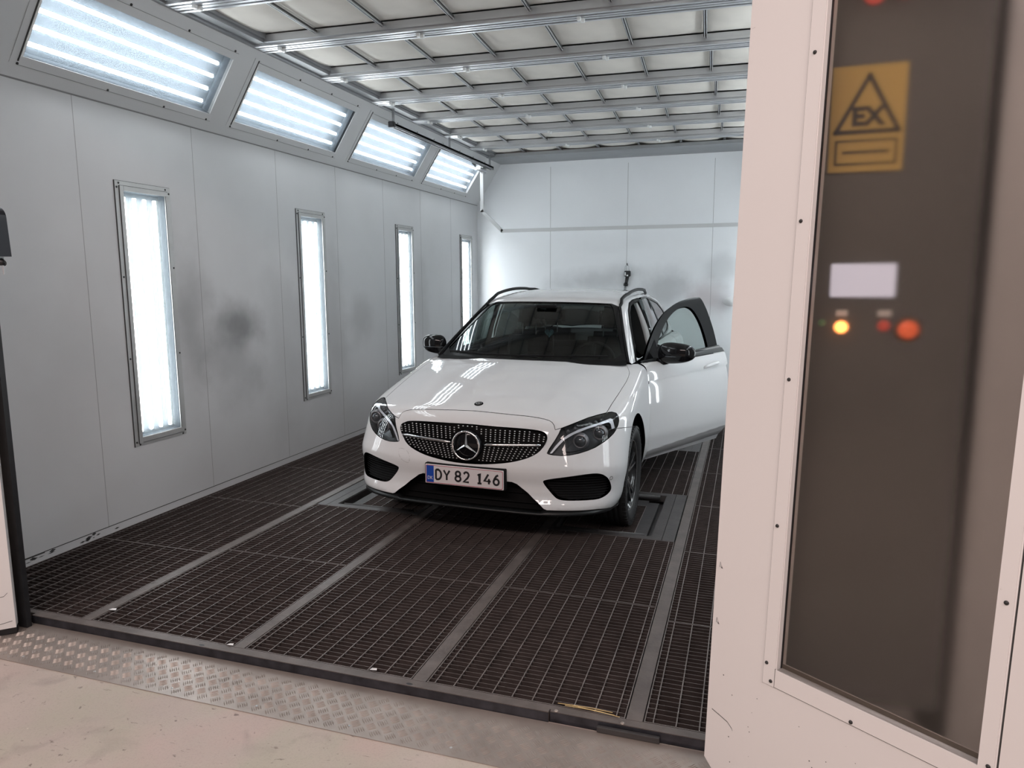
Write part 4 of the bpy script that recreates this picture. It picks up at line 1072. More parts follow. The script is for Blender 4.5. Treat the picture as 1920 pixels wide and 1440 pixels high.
# windscreen: black edge band and glass
wso = np.array([hdr[-1]] + hdr[::-1][1:] + wsr[::-1] + [(x, 1.075 + .36 * x * x + .005, 1.02) for x in np.linspace(.70, -.70, 13)] + [p * [-1, 1, 1] for p in wsr] + [p * [-1, 1, 1] for p in hdr[:-1]])
W2 = CU.to2(wso); W2d = dens(W2, .02)
def inset_pt(p): return p
def wsin(t, dx): q = ws_edge(t); return q - np.array([dx, 0, 0])
wi = [np.array([x, 1.882 + .10 * (x / .572) ** 2 - .0, 1.42]) - np.array([0, .03, .015]) for x in np.linspace(0, .49, 8)] + [wsin(t, .055 + .01 * t) for t in (.93, .8, .6, .4, .2, .1)] + [(x, 1.135 + .36 * x * x, 1.04) for x in np.linspace(.67, -.67, 13)]
wi = np.array(wi + [p * [-1, 1, 1] for p in [wsin(t, .055 + .01 * t) for t in (.1, .2, .4, .6, .8, .93)]] + [np.array([-x, 1.882 + .10 * (x / .572) ** 2, 1.42]) - np.array([0, .03, .015]) for x in np.linspace(.49, .07, 7)])
panel('windscreen_edge', P_['frit'], wso, CU, car, holes=[wi], s=.014, off=.0015, flange=.0)
panel('windscreen', P_['glass'], wso, CU, car, s=.02, off=-.004, flange=0)
panel('rear_window', P_['privacy'], rw, CU, car, s=.03, off=-.004, flange=0)
# black cowl and wipers at the foot of the windscreen
cw = MB()
for k, x in enumerate(np.linspace(-.74, .74, 25)):
    pass
xs_ = np.linspace(-.75, .75, 31)
vs = [(x, 1.045 + .36 * x * x, 1.012 - .02 * abs(x)) for x in xs_] + [(x, 1.17 + .36 * x * x, 1.035) for x in xs_]
cw.add(vs, [(i, i + 1, 32 + i, 31 + i) for i in range(30)], True); cw.build('cowl', P_['dark'], car)
for pts in ([(-.62, 1.205, 1.062), (-.30, 1.135, 1.052), (.05, 1.115, 1.050), (.12, 1.11, 1.045)], [(-.02, 1.125, 1.055), (.30, 1.145, 1.056), (.62, 1.235, 1.060)]):
    MB().tube(pts, .007, 8).build('wiper', P_['dark'], car)
# side glass, pillars
def win(name, material, yz, sd, parent, xf=None, off=-.006, holes=(), thick=None, s=.02, fl=0):
    o = np.array([U_(y, z) for y, z in yz]); hs = [np.array([U_(y, z) for y, z in h]) for h in holes]
    if sd < 0: o = mir(o); hs = [mir(h) for h in hs]
    return panel(name, material, o, CU, parent, holes=hs, s=s, off=off, flange=fl, hflange=[fl] * len(hs) if hs else None, xf=xf, thick=thick)
RWIN = [(2.63, 1.04), (2.63, 1.435), (2.8, 1.442), (3.2, 1.435), (3.40, 1.42), (3.44, 1.3), (3.46, 1.06)]
QWIN = [(3.54, 1.07), (3.52, 1.3), (3.50, 1.415), (3.7, 1.40), (4.05, 1.36), (4.24, 1.28), (4.28, 1.20), (4.17, 1.115), (3.9, 1.08)]
REARFR = [(2.57, 1.025), (2.565, 1.45), (2.8, 1.462), (3.2, 1.455), (3.7, 1.425), (4.05, 1.385), (4.28, 1.30), (4.33, 1.20), (4.20, 1.10), (3.9, 1.06), (3.4, 1.048), (2.8, 1.03)]
FFR = [(1.475, 0.985), (1.62, 1.13), (1.80, 1.26), (1.98, 1.36), (2.15, 1.418), (2.30, 1.446), (2.40, 1.458), (2.50, 1.466), (2.525, 1.36), (2.545, 1.20), (2.555, 1.055), (2.2, 1.035), (1.8, 1.005)]
_top = [(1.475, 0.985), (1.62, 1.13), (1.80, 1.262), (1.98, 1.360), (2.15, 1.420), (2.30, 1.449), (2.40, 1.459), (2.50, 1.466)]
_c = np.polyfit([p[0] for p in _top], [p[1] for p in _top], 4)
FFR = [(y, float(np.polyval(_c, y))) for y in np.linspace(1.475, 2.50, 22)] + FFR[8:]
FWIN = chaikin([(1.69, 1.035), (1.70, 1.095), (1.82, 1.205), (1.96, 1.298), (2.10, 1.362), (2.22, 1.392), (2.31, 1.390), (2.365, 1.33), (2.395, 1.22), (2.41, 1.045), (2.40, 1.035), (2.2, 1.035), (1.9, 1.033)], 2)
REARFR = [tuple(p) for p in chaikin(REARFR, 1)]
for sd in (1, -1):
    win('rear_window_frame', P_['trim'], REARFR, sd, car, off=-.001, holes=[RWIN, QWIN])
    win('rear_side_glass', P_['privacy'], RWIN, sd, car); win('quarter_glass', P_['privacy'], QWIN, sd, car)
win('window_frame', P_['trim'], FFR, -1, door_l, off=.001, holes=[FWIN], s=.014)
win('door_glass', P_['sideglass'], FWIN, -1, door_l)
raise_z = lambda v: hinge_shift(v)
win('window_frame', P_['trim'], FFR, 1, door_r, xf=hinge_shift, off=.001, holes=[FWIN], thick=.025, fl=.025, s=.014)
win('door_glass', P_['sideglass'], FWIN, 1, door_r, xf=hinge_shift, off=-.012)
# inner trim of the open door, belt strip, handle
dt = MB()
dt.prism([(1.44, .27), (1.44, .96), (2.46, 1.0), (2.46, .5), (2.40, .27)], lambda y, z, k: (.80 - k - HINGE[0], y - HINGE[1], z), .03)
dt.build('door_inner_trim', P_['int'], door_r)
for dd, sd in ((door_r, 1), (door_l, -1)):
    f = (lambda p: hinge_shift(p)) if sd > 0 else (lambda p: (-p[0], p[1], p[2]))
    bs = MB(); pts = []
    for y, z in ((1.48, .985), (1.70, 1.005), (1.9, 1.015), (2.2, 1.028), (2.545, 1.045)):
        p = U_(y, z); pts.append(Vector(f((p[0] + .014, p[1], p[2]))))
    bs.tube(pts, .020, 8)
    L_ = [(belt_pt(y) + [-.004, 0, .004], U_(y, 1.0 + .04 * (y - 1.43)) + [.004, 0, 0]) for y in np.linspace(1.425, 2.54, 12)]
    vsb = [f(q) for pr in L_ for q in (pr[0], (pr[0] + pr[1]) / 2 + [.012, 0, .016], pr[1])]; bs.add(vsb, [(3 * i + j, 3 * i + j + 1, 3 * i + j + 4, 3 * i + j + 3) for i in range(11) for j in range(2)], True)
    bs.build('belt_strip', P_['trim'], dd)
    h = MB(); q = [S_(y, z) for y, z in ((2.17, .905), (2.20, .920), (2.28, .930), (2.36, .937), (2.41, .938))]
    h.tube([Vector(f((p[0] + e, p[1], p[2]))) for p, e in zip(q, (-.004, .018, .024, .020, -.002))], [.008, .013, .015, .013, .008], 10); h.build('door_handle', P_['white'], dd)
# mirrors
def mirror(dd, f, sd):
    ctr = np.array([.962, 1.655, 1.066])
    # the door's dark triangle and foot
    bm = bmesh.new(); bmesh.ops.create_uvsphere(bm, u_segments=36, v_segments=20, radius=1)
    for v in bm.verts:
        c = v.co
        sx, sy, sz = [math.copysign(abs(t) ** e, t) for t, e in ((c.x, .72), (c.y, .85), (c.z, .75))]
        tap = 1 - .16 * sx
        x = (.150 if sd > 0 else .112) * sx; y = .066 * sy * (1 if sy < 0 else .55) - .03 * (sx + .2) * 0 + .03 * max(0, sx) ** 2; z = .079 * sz * tap + .006 * sx
        if sz < -.2: y += .0
        v.co = Vector(f((ctr[0] + x, ctr[1] + y, ctr[2] + z)))
    m_ = MB().bm(bm, None, True).build('mirror', P_['gloss'], dd)
    l = MB(); pts = []
    for k in range(11):
        x = .085 - k * .019; pts.append(Vector(f((ctr[0] + x, ctr[1] - .062 * (1 - abs(x / .118) ** 3) ** .5 + .030 * max(0, x / .118) ** 2 - .001, ctr[2] - .022))))
    l.tube(pts, .004, 6); l.build('indicator_strip', P_['lens'], m_)
    g = MB(); bmx = bmesh.new(); bmesh.ops.create_circle(bmx, cap_ends=True, segments=28, radius=1)
    for v in bmx.verts: v.co = Vector(f((ctr[0] + .098 * math.copysign(abs(v.co.x) ** .7, v.co.x), ctr[1] + .040, ctr[2] + .058 * math.copysign(abs(v.co.y) ** .7, v.co.y))))
    g.bm(bmx).build('mirror_glass', P_['chrome'], m_)
    ft = MB(); ft.tube([Vector(f(p)) for p in ((.79, 1.62, .985), (.855, 1.64, .995), (.90, 1.65, 1.02))], [.034, .030, .040], 12); ft.build('mirror_foot', P_['gloss'], m_)
    tri = MB(); P1, P2, P3 = [np.array(U_(y, z)) + [.006, 0, 0] for y, z in ((1.49, .99), (1.70, 1.00), (1.70, 1.15))]
    tri.add([f(p) for p in (P1, P2, P3)] + [f(p - [.03, 0, 0]) for p in (P1, P2, P3)], [(0, 1, 2), (5, 4, 3), (0, 3, 4, 1), (1, 4, 5, 2), (2, 5, 3, 0)]); tri.build('mirror_triangle', P_['gloss'], dd)
mirror(door_r, hinge_shift, 1); mirror(door_l, lambda p: (-p[0], p[1], p[2]), -1)
# aperture of the open door: white centre pillar, dark seals
bp_ = MB()
ring = [(2.545, z) for z in (.25, .5, .8, 1.0)]
pl = []
for z in np.linspace(.25, 1.44, 14):
    x = (S_(2.53, z)[0] if z < .97 else U_(2.53, z)[0]) - .012; yb = 2.50 - .03 * max(0, z - 1.0)
    pl.append([(x, yb + .02, z), (x - .02, yb, z), (x - .050, yb + .002, z), (x - .055, yb + .03, z)])
vs = [p for r_ in pl for p in r_]; bp_.add(vs, [(4 * i + j, 4 * i + j + 1, 4 * i + j + 5, 4 * i + j + 4) for i in range(13) for j in range(3)], True)
bp_.build('centre_pillar', P_['white'], car)
bt = MB(); vs = [q for r_ in pl for q in ((r_[2][0] + .002, r_[2][1] + .002, r_[2][2]), (r_[2][0] - .10, r_[2][1] + .03, r_[2][2]))]; bt.add(vs, [(2 * i, 2 * i + 1, 2 * i + 3, 2 * i + 2) for i in range(13)], True); bt.build('pillar_trim', P_['int'], car)
sl = MB(); pts = [Vector(U_(y, z) - np.array([.012, 0, 0])) for y, z in ((1.46, .99), (1.62, 1.118), (1.80, 1.246), (1.98, 1.345), (2.15, 1.402), (2.3, 1.424), (2.49, 1.435))]
sl.tube(pts, .020, 8); pts2 = [Vector(p - np.array([.012, 0, 0])) for p in (S_(1.42, .25), S_(1.42, .5), S_(1.42, .75), S_(1.42, .92))]; sl.tube(pts2 + [pts[0]], .016, 8)
pts3 = [Vector(p - np.array([.014, 0, 0])) for p in (S_(2.505, .3), S_(2.51, .6), S_(2.515, .9), U_(2.53, 1.05), U_(2.52, 1.25), U_(2.50, 1.43))]; sl.tube(pts3, .010, 8)
sl.build('door_seal', P_['dark'], car)
# roof rails
for sd in (1, -1):
    pts = []
    for t in np.linspace(0, 1, 24):
        y = 1.90 + t * 1.70; x = min(.583, float(xs(y, 1.44)) - .03 - .012 * max(0, t - .6)) if y > 2.0 else .578; 
        q = cast(F_up, np.array([[x, y, 1.1]]), np.array([[0, 0, 1.]]), 0, .8)[0]
        lift_ = .032 * min(1, 6 * t, 6 * (1 - t)) + .004; pts.append(Vector((sd * x, y, (q[2] if q[2] == q[2] else 1.4) + lift_)))
    MB().tube(pts, [.010] + [.014] * 22 + [.010], 10).build('roof_rail', P_['rail'], car)
    # black strip along the pillar down to the bonnet
    st = MB(); e = [ws_edge(t) + np.array([.006, -.004, .004]) for t in np.linspace(-.03, 1.02, 12)]
    st.tube([Vector((sd * p[0], p[1], p[2])) for p in e], .009, 8); st.build('pillar_strip', P_['rail'], car)

# ================================================================== CAR: FRONT DETAILS
def on_front(x, z, d=0.0):
    p = FR(x, z); return Vector((p[0], p[1] + d, p[2]))
# grille backing, pins, bars, star
gb = MB(); gp_ = gb
N_ = len(GRs); gy = 0.062
gfn = lambda x: 0.048 + .20 * x * x
vs = [(p[0], gfn(p[0]), p[2]) for p in GRs]; ctr_ = (0, gfn(0), .62)
gb.add(vs + [ctr_], [(i, (i + 1) % N_, N_) for i in range(N_)]); grille_mats = [mat('grille_black', (.004, .004, .0045), .35, spec=.15), mat('grille_pin_silver', (.80, .80, .81), .30, metal=.55)]; gb.cur = 1
gpoly = np.array([(p[0], p[2]) for p in GRs])
bm0 = bmesh.new(); bmesh.ops.create_icosphere(bm0, subdivisions=1, radius=1); pv = [v.co.copy() for v in bm0.verts]; pf = [[v.index for v in f.verts] for f in bm0.faces]; bm0.free()
pins = []
dz = .0137
for r_ in range(-9, 10):
    for c in range(-18, 19):
        z = .620 + r_ * dz + (0 if r_ == 0 else 0); x = c * .0288 * (1 - .022 * max(0, -r_) + .004 * max(0, r_))
        if abs(z - (.622 + .045 * abs(x))) < .011: continue
        if x * x + (z - .615) ** 2 < .108 ** 2: continue
        pins.append((x, z))
pins = [p for p, i, d_ in zip(pins, pip(np.array(pins), gpoly), mindist(np.array(pins), gpoly)) if i and d_ > .006]
for x, z in pins: gp_.add([(x + q.x * .0056, gfn(x) - .004 + q.y * .004, z + q.z * .0037) for q in pv], pf, True)
grille = gb.build('grille', None, car, mats=grille_mats)
for sd in (1, -1):
    b = MB(); b.tube([Vector((sd * x, gfn(x) - .018, .620 + .048 * x)) for x in (.105, .13, .22, .32, .42, .455)], [.004, .0085, .009, .009, .008, .005], 10)
    b.build('grille_bar', P_['chrome'], grille)
sc_ = Vector((0, .012, .615)); RXm = Matrix.Rotation(math.pi / 2, 4, 'X')
st = MB(); st.tube([Vector((.0865 * math.cos(t), 0, .0865 * math.sin(t))) + sc_ for t in np.linspace(0, 2 * math.pi, 49)[:-1]], .0065, 10, closed=True)
for k in range(3):
    t = math.pi / 2 + k * 2 * math.pi / 3; e = Vector((math.cos(t), 0, math.sin(t))); s_ = Vector((-math.sin(t), 0, math.cos(t)))
    tip = sc_ + e * .083; b0 = sc_ + e * .004
    t1, t2 = t + math.pi / 3, t - math.pi / 3
    c1 = sc_ + Vector((math.cos(t1), 0, math.sin(t1))) * .0115; c2 = sc_ + Vector((math.cos(t2), 0, math.sin(t2))) * .0115
    top = sc_ + Vector((0, -.013, 0)); mid = tip + Vector((0, -.004, 0)); bk = Vector((0, .008, 0))
    st.add([top, c1, tip + s_ * .0025, mid, tip - s_ * .0025, c2, c1 + bk, tip + s_ * .0025 + bk, tip - s_ * .0025 + bk, c2 + bk], [(0, 1, 2, 3), (0, 3, 4, 5), (1, 6, 7, 2), (4, 8, 9, 5), (3, 2, 7, 8, 4)])
st.build('star_emblem', P_['chrome'], grille)
MB().lathe([(.0001, .0), (.084, .0), (.092, -.01), (.097, -.028)], Matrix.Translation(sc_ + Vector((0, .010, 0))) @ RXm, 40).build('emblem_disc', P_['gloss'], grille)
# bonnet badge
pb = cast(F_low, np.array([[0.0, .232, .5]]), np.array([[0, 0, 1.]]), 0, .6)[0]; nb = Vector(grad(F_low, pb[None])[0])
mb_ = Matrix.Translation(Vector(pb)) @ Vector((0, 0, 1)).rotation_difference(nb).to_matrix().to_4x4()
MB().lathe([(.0001, .004), (.026, .0038), (.0285, .002), (.029, -.002)], mb_, 32).build('bonnet_badge', P_['dark'], bonnet)
bs = MB()
for k in range(3):
    t = math.pi / 2 + k * 2 * math.pi / 3; bs.add([mb_ @ Vector((.015 * math.cos(t), .015 * math.sin(t), .0046)), mb_ @ Vector((.003 * math.cos(t + 1.05), .003 * math.sin(t + 1.05), .0046)), mb_ @ Vector((.003 * math.cos(t - 1.05), .003 * math.sin(t - 1.05), .0046))], [(0, 1, 2)])
bs.tube([mb_ @ Vector((.0165 * math.cos(t), .0165 * math.sin(t), .004)) for t in np.linspace(0, 2 * math.pi, 25)[:-1]], .001, 6, closed=True)
bs.build('badge_star', P_['satin'], bonnet)
# number plate
NP = empty('tmp'); bpy.data.objects.remove(NP)
MB().box(-.262, .262, -.016, .030, .366, .495, .006).build('plate_holder', P_['dark'], car)
pl = MB().box(-.255, .255, -.022, -.015, .370, .4905, .004).build('number_plate', P_['plate'], car)
rl = MB()
def rrect(x0, x1, z0, z1, r, y):
    out = []
    for cx, cz, a0 in ((x1 - r, z1 - r, 0), (x0 + r, z1 - r, 90), (x0 + r, z0 + r, 180), (x1 - r, z0 + r, 270)):
        out += [(cx + r * math.cos(math.radians(a0 + k * 15)), y, cz + r * math.sin(math.radians(a0 + k * 15))) for k in range(7)]
    return out
o_, i_ = rrect(-.2505, .2505, .3745, .486, .010, -.0226), rrect(-.2475, .2475, .3775, .483, .008, -.0226)
rl.add(o_ + i_, [(k, (k + 1) % 28, 28 + (k + 1) % 28, 28 + k) for k in range(28)]); rl.build('plate_border', P_['plate_red'], pl)
bb = MB().box(-.246, -.198, -.0228, -.021, .3785, .482); bb.build('plate_band', P_['plate_blue'], pl)
text_mesh('plate_country', 'DK', .030, P_['plate'], pl, Matrix.Translation((-.222, -.0236, .405)) @ RX, sx=.86)
def arc(cx, cy, rx, ry, a0, a1, n=14): return [(cx + rx * math.cos(math.radians(a)), cy + ry * math.sin(math.radians(a))) for a in np.linspace(a0, a1, n)]
GLY = {'D': [[(0, 0), (0, 1)], [(0, 1), (.35, 1)] + arc(.35, .5, .65, .5, 90, -90) + [(0, 0)]],
       'Y': [[(0, 1), (.5, .47), (1, 1)], [(.5, .47), (.5, 0)]],
       '8': [arc(.5, .75, .43, .25, 0, 360, 24), arc(.5, .26, .5, .26, 0, 360, 24)],
       '2': [[(.03, .80)] + arc(.5, .72, .46, .28, 160, -20, 16) + [(.75, .42), (0, 0), (1, 0)]],
       '1': [[(.12, .80), (.55, 1), (.55, 0)], [(.10, 0), (1, 0)]],
       '4': [[(.62, 1), (0, .30), (1, .30)], [(.72, .55), (.72, 0)]],
       '6': [[(.86, 1), (.50, .88), (.20, .62), (.02, .36)], arc(.5, .30, .49, .30, 0, 360, 24)]}
def glyph(mb, ch, x0, x1, z0, z1, w=.0122, y=-.0231):
    for st_ in GLY[ch]:
        P2 = [(x0 + w / 2 + u * (x1 - x0 - w), z0 + w / 2 + v * (z1 - z0 - w)) for u, v in st_]
        L_, R2 = [], []
        for i, p in enumerate(P2):
            a, b = P2[max(i - 1, 0)], P2[min(i + 1, len(P2) - 1)]
            if len(P2) > 20 and i in (0, len(P2) - 1): a, b = P2[-2], P2[1]
            t = Vector((b[0] - a[0], b[1] - a[1])).normalized(); k = 1.0
            if 0 < i < len(P2) - 1:
                t1 = Vector((p[0] - a[0], p[1] - a[1])).normalized(); k = min(1.6, 1 / max(.55, abs(t1.dot(t))))
            L_.append((p[0] - t.y * w / 2 * k, y, p[1] + t.x * w / 2 * k)); R2.append((p[0] + t.y * w / 2 * k, y, p[1] - t.x * w / 2 * k))
        n_ = len(P2); mb.add(L_ + R2, [(i, i + 1, n_ + i + 1, n_ + i) for i in range(n_ - 1)])
for chs, sp_x in (('DY', ((-.189, -.142), (-.137, -.086))), ('82', ((-.060, -.014), (-.006, .040))), ('146', ((.081, .122), (.128, .180), (.186, .232)))):
    for ch, (xa, xb) in zip(chs, sp_x):
        tm = MB(); glyph(tm, ch, xa, xb, .3935, .4665); tm.build('plate_character', P_['plate_ink'], pl)
# parking sensors, tow-eye cover
for x, z in ((.331, .471), (-.331, .471), (.846, .43), (-.846, .43)):
    p = cast(F_low, np.array([[0, .9, z]]), np.array([[x, FR(x, z)[1] - .9, 0.]]) , .3, 1.5)[0] if abs(x) > .5 else FR(x, z)
    nn = Vector(grad(F_low, np.array(p)[None])[0]); mm = Matrix.Translation(Vector(p)) @ Vector((0, 0, 1)).rotation_difference(nn).to_matrix().to_4x4()
    MB().tube([mm @ Vector((.0115 * math.cos(t), .0115 * math.sin(t), .0)) for t in np.linspace(0, 2 * math.pi, 21)[:-1]], .0012, 6, closed=True).build('parking_sensor', P_['dark'], bumper)
tow = chaikin([(-0.486, 0.068, 0.536), (-0.478, 0.072, 0.549), (-0.446, 0.064, 0.551), (-0.408, 0.05, 0.537), (-0.389, 0.036, 0.507), (-0.391, 0.032, 0.471), (-0.422, 0.038, 0.47), (-0.465, 0.048, 0.493)], 2)
tq = []
for p in tow: q = FR(p[0], p[2]); tq.append(Vector(q) + Vector(grad(F_low, q[None])[0]) * .0002)
MB().tube(tq, .0011, 6, closed=True).build('tow_eye_cover', mat('thin_grey_gap', (.30, .29, .29), .6), bumper)
# lower intakes: dark mesh inserts
def mesh_insert(nm, pts3, d, parent):
    m_ = MB(); n_ = len(pts3); vs = [(p[0], p[1] + d, p[2]) for p in pts3]; c = np.mean(vs, 0)
    m_.add(vs + [tuple(c)], [(i, (i + 1) % n_, n_) for i in range(n_)])
    return m_.build(nm, P_['dark'], parent)
poly_f = np.array([(p[0], p[2]) for p in FOGs])
for sd in (1, -1):
    f3 = FOGs if sd > 0 else mir(FOGs); fi = mesh_insert('side_intake', f3, .045, car)
    hx = MB()
    for z in np.arange(.315, .475, .0155):
        row = [x for x in np.linspace(.47, .85, 60) if pip(np.array([[x, z]]), poly_f)[0]]
        if len(row) > 3: hx.tube([Vector((sd * x, FR(x, z)[1] + .036, z + .0)) for x in row[::3] + [row[-1]]], .0022, 5)
    hx.build('intake_mesh', P_['rail'], fi)
lw = MB(); cen = []
xs2 = np.linspace(-.52, .52, 41)
lw.add([(x, .11 + .1 * x * x, .20) for x in xs2] + [(x, .11 + .1 * x * x, .44) for x in xs2], [(i, i + 1, 42 + i, 41 + i) for i in range(40)], True)
li = lw.build('lower_intake', P_['dark'], car)
sl_ = MB()
for z in (.27, .33, .39): sl_.tube([Vector((x, .095 + .1 * x * x, z)) for x in np.linspace(-.46 + (z - .25), .46 - (z - .25), 15)], .004, 6)
sl_.build('intake_slats', P_['dark'], li)
# splitter lip
sp = MB(); path = []
for x in np.linspace(-.865, .865, 61):
    ax = abs(x)
    y = FR(ax, .235)[1] if ax < .84 else FR(.84, .235)[1] + (ax - .84) * 4.0
    z = .233 - .010 * (ax - .5) if ax > .50 else .246 - .013 * (ax / .5) ** 2
    path.append((x, y, z))
vs = []; 
for x, y, z in path: vs += [(x, y - .010, z + .004), (x, y - .014, z - .008), (x, y + .06, z - .014), (x, y + .06, z + .022 if abs(x) > .49 else z + .004), (x, y + .004, z + .022 if abs(x) > .49 else z + .004)]
fs = [(5 * i + j, 5 * i + (j + 1) % 5, 5 * (i + 1) + (j + 1) % 5, 5 * (i + 1) + j) for i in range(60) for j in range(5)]
sp.add(vs, fs, True); sp.build('splitter', P_['trim'], car)
# headlights
HLs = np.array(HL)
for sd in (1, -1):
    mm = (lambda p: np.array(p, float)) if sd > 0 else mir
    hd = panel('headlight', P_['lampdark'], mm(HLs), CF, car, off=-.060, flange=-.058, s=.012, gap=.0012)
    def dvx(p): return np.array(p, float)
    panel('daytime_light', mat('daytime_light_bar', (.70, .71, .74), .22, metal=.25) if sd > 0 else bpy.data.materials['daytime_light_bar'], mm(DRL), CF, hd, off=-.016, flange=.03, s=.008)
    panel('lamp_bezel', P_['lampdark'], mm(chaikin([(.60, .14, .62), (.585, .13, .60), (.70, .18, .613), (.79, .27, .665), (.826, .33, .71), (.80, .33, .735), (.74, .27, .722), (.66, .19, .68)], 2)), CF, hd, off=-.040, flange=.02, s=.01)
    for (x, z), R_ in (((.662, .652), .034), ((.762, .692), .032)):
        p = Vector(FR(x, z)) + Vector((0, .022, 0)); p.x *= sd
        mq = Matrix.Translation(p) @ RXm
        MB().lathe([(.0001, .016), (R_ * .4, .0145), (R_ * .75, .008), (R_, -.004)], mq, 28).build('projector_lens', P_['lens'], hd)
        MB().lathe([(R_, -.008), (R_ + .001, .002), (R_ + .005, .004), (R_ + .010, -.004), (R_ + .018, -.018)], mq, 28).build('lens_ring', bpy.data.materials.get('lamp_ring_grey') or mat('lamp_ring_grey', (.22, .22, .23), .35, metal=.6), hd)
    for q in LED:
        p = cast(F_low, np.array([[0, 2.0, .2]]), (np.array(q) + [0, 0, -.004] - np.array([0, 2.0, .2]))[None], .3, 1.4)[0]; p = Vector(p) - Vector(grad(F_low, p[None])[0]) * .026; p.x *= sd
        MB().lathe([(.0001, .006), (.006, .005), (.010, .0), (.012, .003), (.0125, -.006)], Matrix.Translation(p) @ RXm, 16).build('led', P_['lens'], hd)
    panel('headlight_cover', P_['clear'], mm(HLs), CF, hd, off=-.002, flange=0, s=.012, gap=.0012)
# wheels
def wheel(cx, cy, cz, sd):
    Wd, R_ = .225, .335
    W_ = empty('wheel', (cx, cy, cz), (0, 0, 0 if sd > 0 else math.pi), car)
    RY = Matrix.Rotation(math.pi / 2, 4, 'Y')     # lathe axis -> +x (outwards)
    rr = R_
    prof = [(.238, -.085), (.252, -.098), (.285, -.108), (.312, -.106), (.327, -.094), (rr, -.075)]
    for k in (-.050, -.018, .018, .050): prof += [(rr, k - .005), (rr - .007, k - .004), (rr - .007, k + .004), (rr, k + .005)]
    prof += [(rr, .075), (.327, .094), (.312, .106), (.285, .108), (.252, .098), (.238, .085)]
    tb_ = MB().lathe(prof, RY, 64)
    for k in range(56):
        w = 2 * math.pi * k / 56
        for s2 in (-1, 1): 
            mxx = Matrix.Rotation(w, 4, 'X'); tb_.bm(_blk(s2), mxx)
    tb_.build('tyre', P_['tyre'], W_)
    MB().lathe([(.240, -.086), (.232, -.07), (.222, -.04), (.215, .03), (.222, .066), (.232, .074), (.241, .083), (.241, .088), (.233, .086), (.226, .070)], RY, 48).build('rim_barrel', P_['rim'], W_)
    sp_ = MB(); edge = MB()
    for k in range(5):
        for q in (-.17, .17):
            t = 2 * math.pi * k / 5 + q + .3; e = Vector((0, math.cos(t), math.sin(t))); t0 = 2 * math.pi * k / 5 + .3 + q * .45; e0 = Vector((0, math.cos(t0), math.sin(t0)))
            a_ = Vector((.058, 0, 0)) + e0 * .045; b_ = Vector((.076, 0, 0)) + e * .230; sN = e.cross(Vector((1, 0, 0)))
            sp_.add([a_ + sN * .014, a_ - sN * .014, b_ - sN * .011, b_ + sN * .011, a_ + sN * .018 - Vector((.03, 0, 0)), a_ - sN * .018 - Vector((.03, 0, 0)), b_ - sN * .014 - Vector((.03, 0, 0)), b_ + sN * .014 - Vector((.03, 0, 0))],
                    [(0, 1, 2, 3), (0, 4, 5, 1), (2, 6, 7, 3), (1, 5, 6, 2), (3, 7, 4, 0)])
            edge.add([a_ + sN * .004 + Vector((.0008, 0, 0)), a_ - sN * .004 + Vector((.0008, 0, 0)), b_ - sN * .006 + Vector((.0008, 0, 0)), b_ + sN * .006 + Vector((.0008, 0, 0))], [(0, 1, 2, 3)])
    sp_.build('spokes', P_['rim'], W_); edge.build('machined_faces', P_['satin'], W_)
    edge2 = MB().lathe([(.231, .0865), (.2335, .0885), (.236, .0885)], RY, 48); edge2.build('rim_edge', P_['satin'], W_)
    MB().lathe([(.0001, .066), (.030, .064), (.034, .058), (.062, .052), (.064, .03)], RY, 32).build('hub', P_['rim'], W_)
    MB().lathe([(.06, .02), (.165, .02), (.165, -.005), (.06, -.005)], RY, 40).build('brake_disc', P_['satin'], W_)
def _blk(s2):
    bm = bmesh.new(); bmesh.ops.create_cube(bm, size=1)
    for v in bm.verts: v.co = Vector((s2 * .0905 + v.co.x * .036 - s2 * (.0 if v.co.z < 0 else .004), v.co.y * .026, .325 + v.co.z * .016))
    return bm
for sd in (1, -1):
    wheel(sd * .795, .80, .308, sd); wheel(sd * .795, 3.68, .308, sd)
# wheel housings and underbody
for sd in (1, -1):
    for cy in (.80, 3.68):
        wh = MB(); an = np.radians(np.linspace(-8, 188, 30)); vs = []
        for t in an: vs += [(sd * (.885 - k), cy + r_ * math.cos(t), .335 + r_ * math.sin(t)) for r_, k in ((.40, .02), (.40, .34), (.05, .34))]
        wh.add(vs, [(3 * i_ + j_, 3 * i_ + j_ + 1, 3 * i_ + j_ + 4, 3 * i_ + j_ + 3) for i_ in range(29) for j_ in range(2)], True)
        wh.build('wheel_housing', P_['dark'], car)
MB().box(-.52, .52, .16, 4.5, .19, .24).box(-.82, .82, 1.22, 3.26, .17, .25).box(-.78, .78, 4.1, 4.55, .25, .30).build('underbody', P_['dark'], car)

# ================================================================== CAR INTERIOR
it = MB()
it.box(-.74, .74, 1.30, 1.36, .3, .93).box(-.76, .76, 1.3, 4.5, .26, .30).box(-.76, -.74, 1.4, 4.4, .28, .98)
it.build('cabin_floor', P_['int'], car)
db = MB(); xs3 = np.linspace(-.74, .74, 25)
prof = [(1.22, .985), (1.34, 1.005), (1.52, 1.0), (1.62, .985), (1.68, .93), (1.70, .80), (1.66, .6)]
vs = []
for x in xs3:
    hump = .035 * math.exp(-((x - .37) / .20) ** 2)
    for k, (y, z) in enumerate(prof): vs.append((x, y + (.30 * x * x if k < 1 else .10 * x * x), z + (hump if 2 <= k <= 4 else 0)))
db.add(vs, [(7 * i + j, 7 * (i + 1) + j, 7 * (i + 1) + j + 1, 7 * i + j + 1) for i in range(24) for j in range(6)], True)
dsh = db.build('dashboard', P_['int'], car)
MB().box(-.11, .10, 1.60, 1.615, .985, 1.125, .006).build('display_screen', P_['gloss'], dsh)
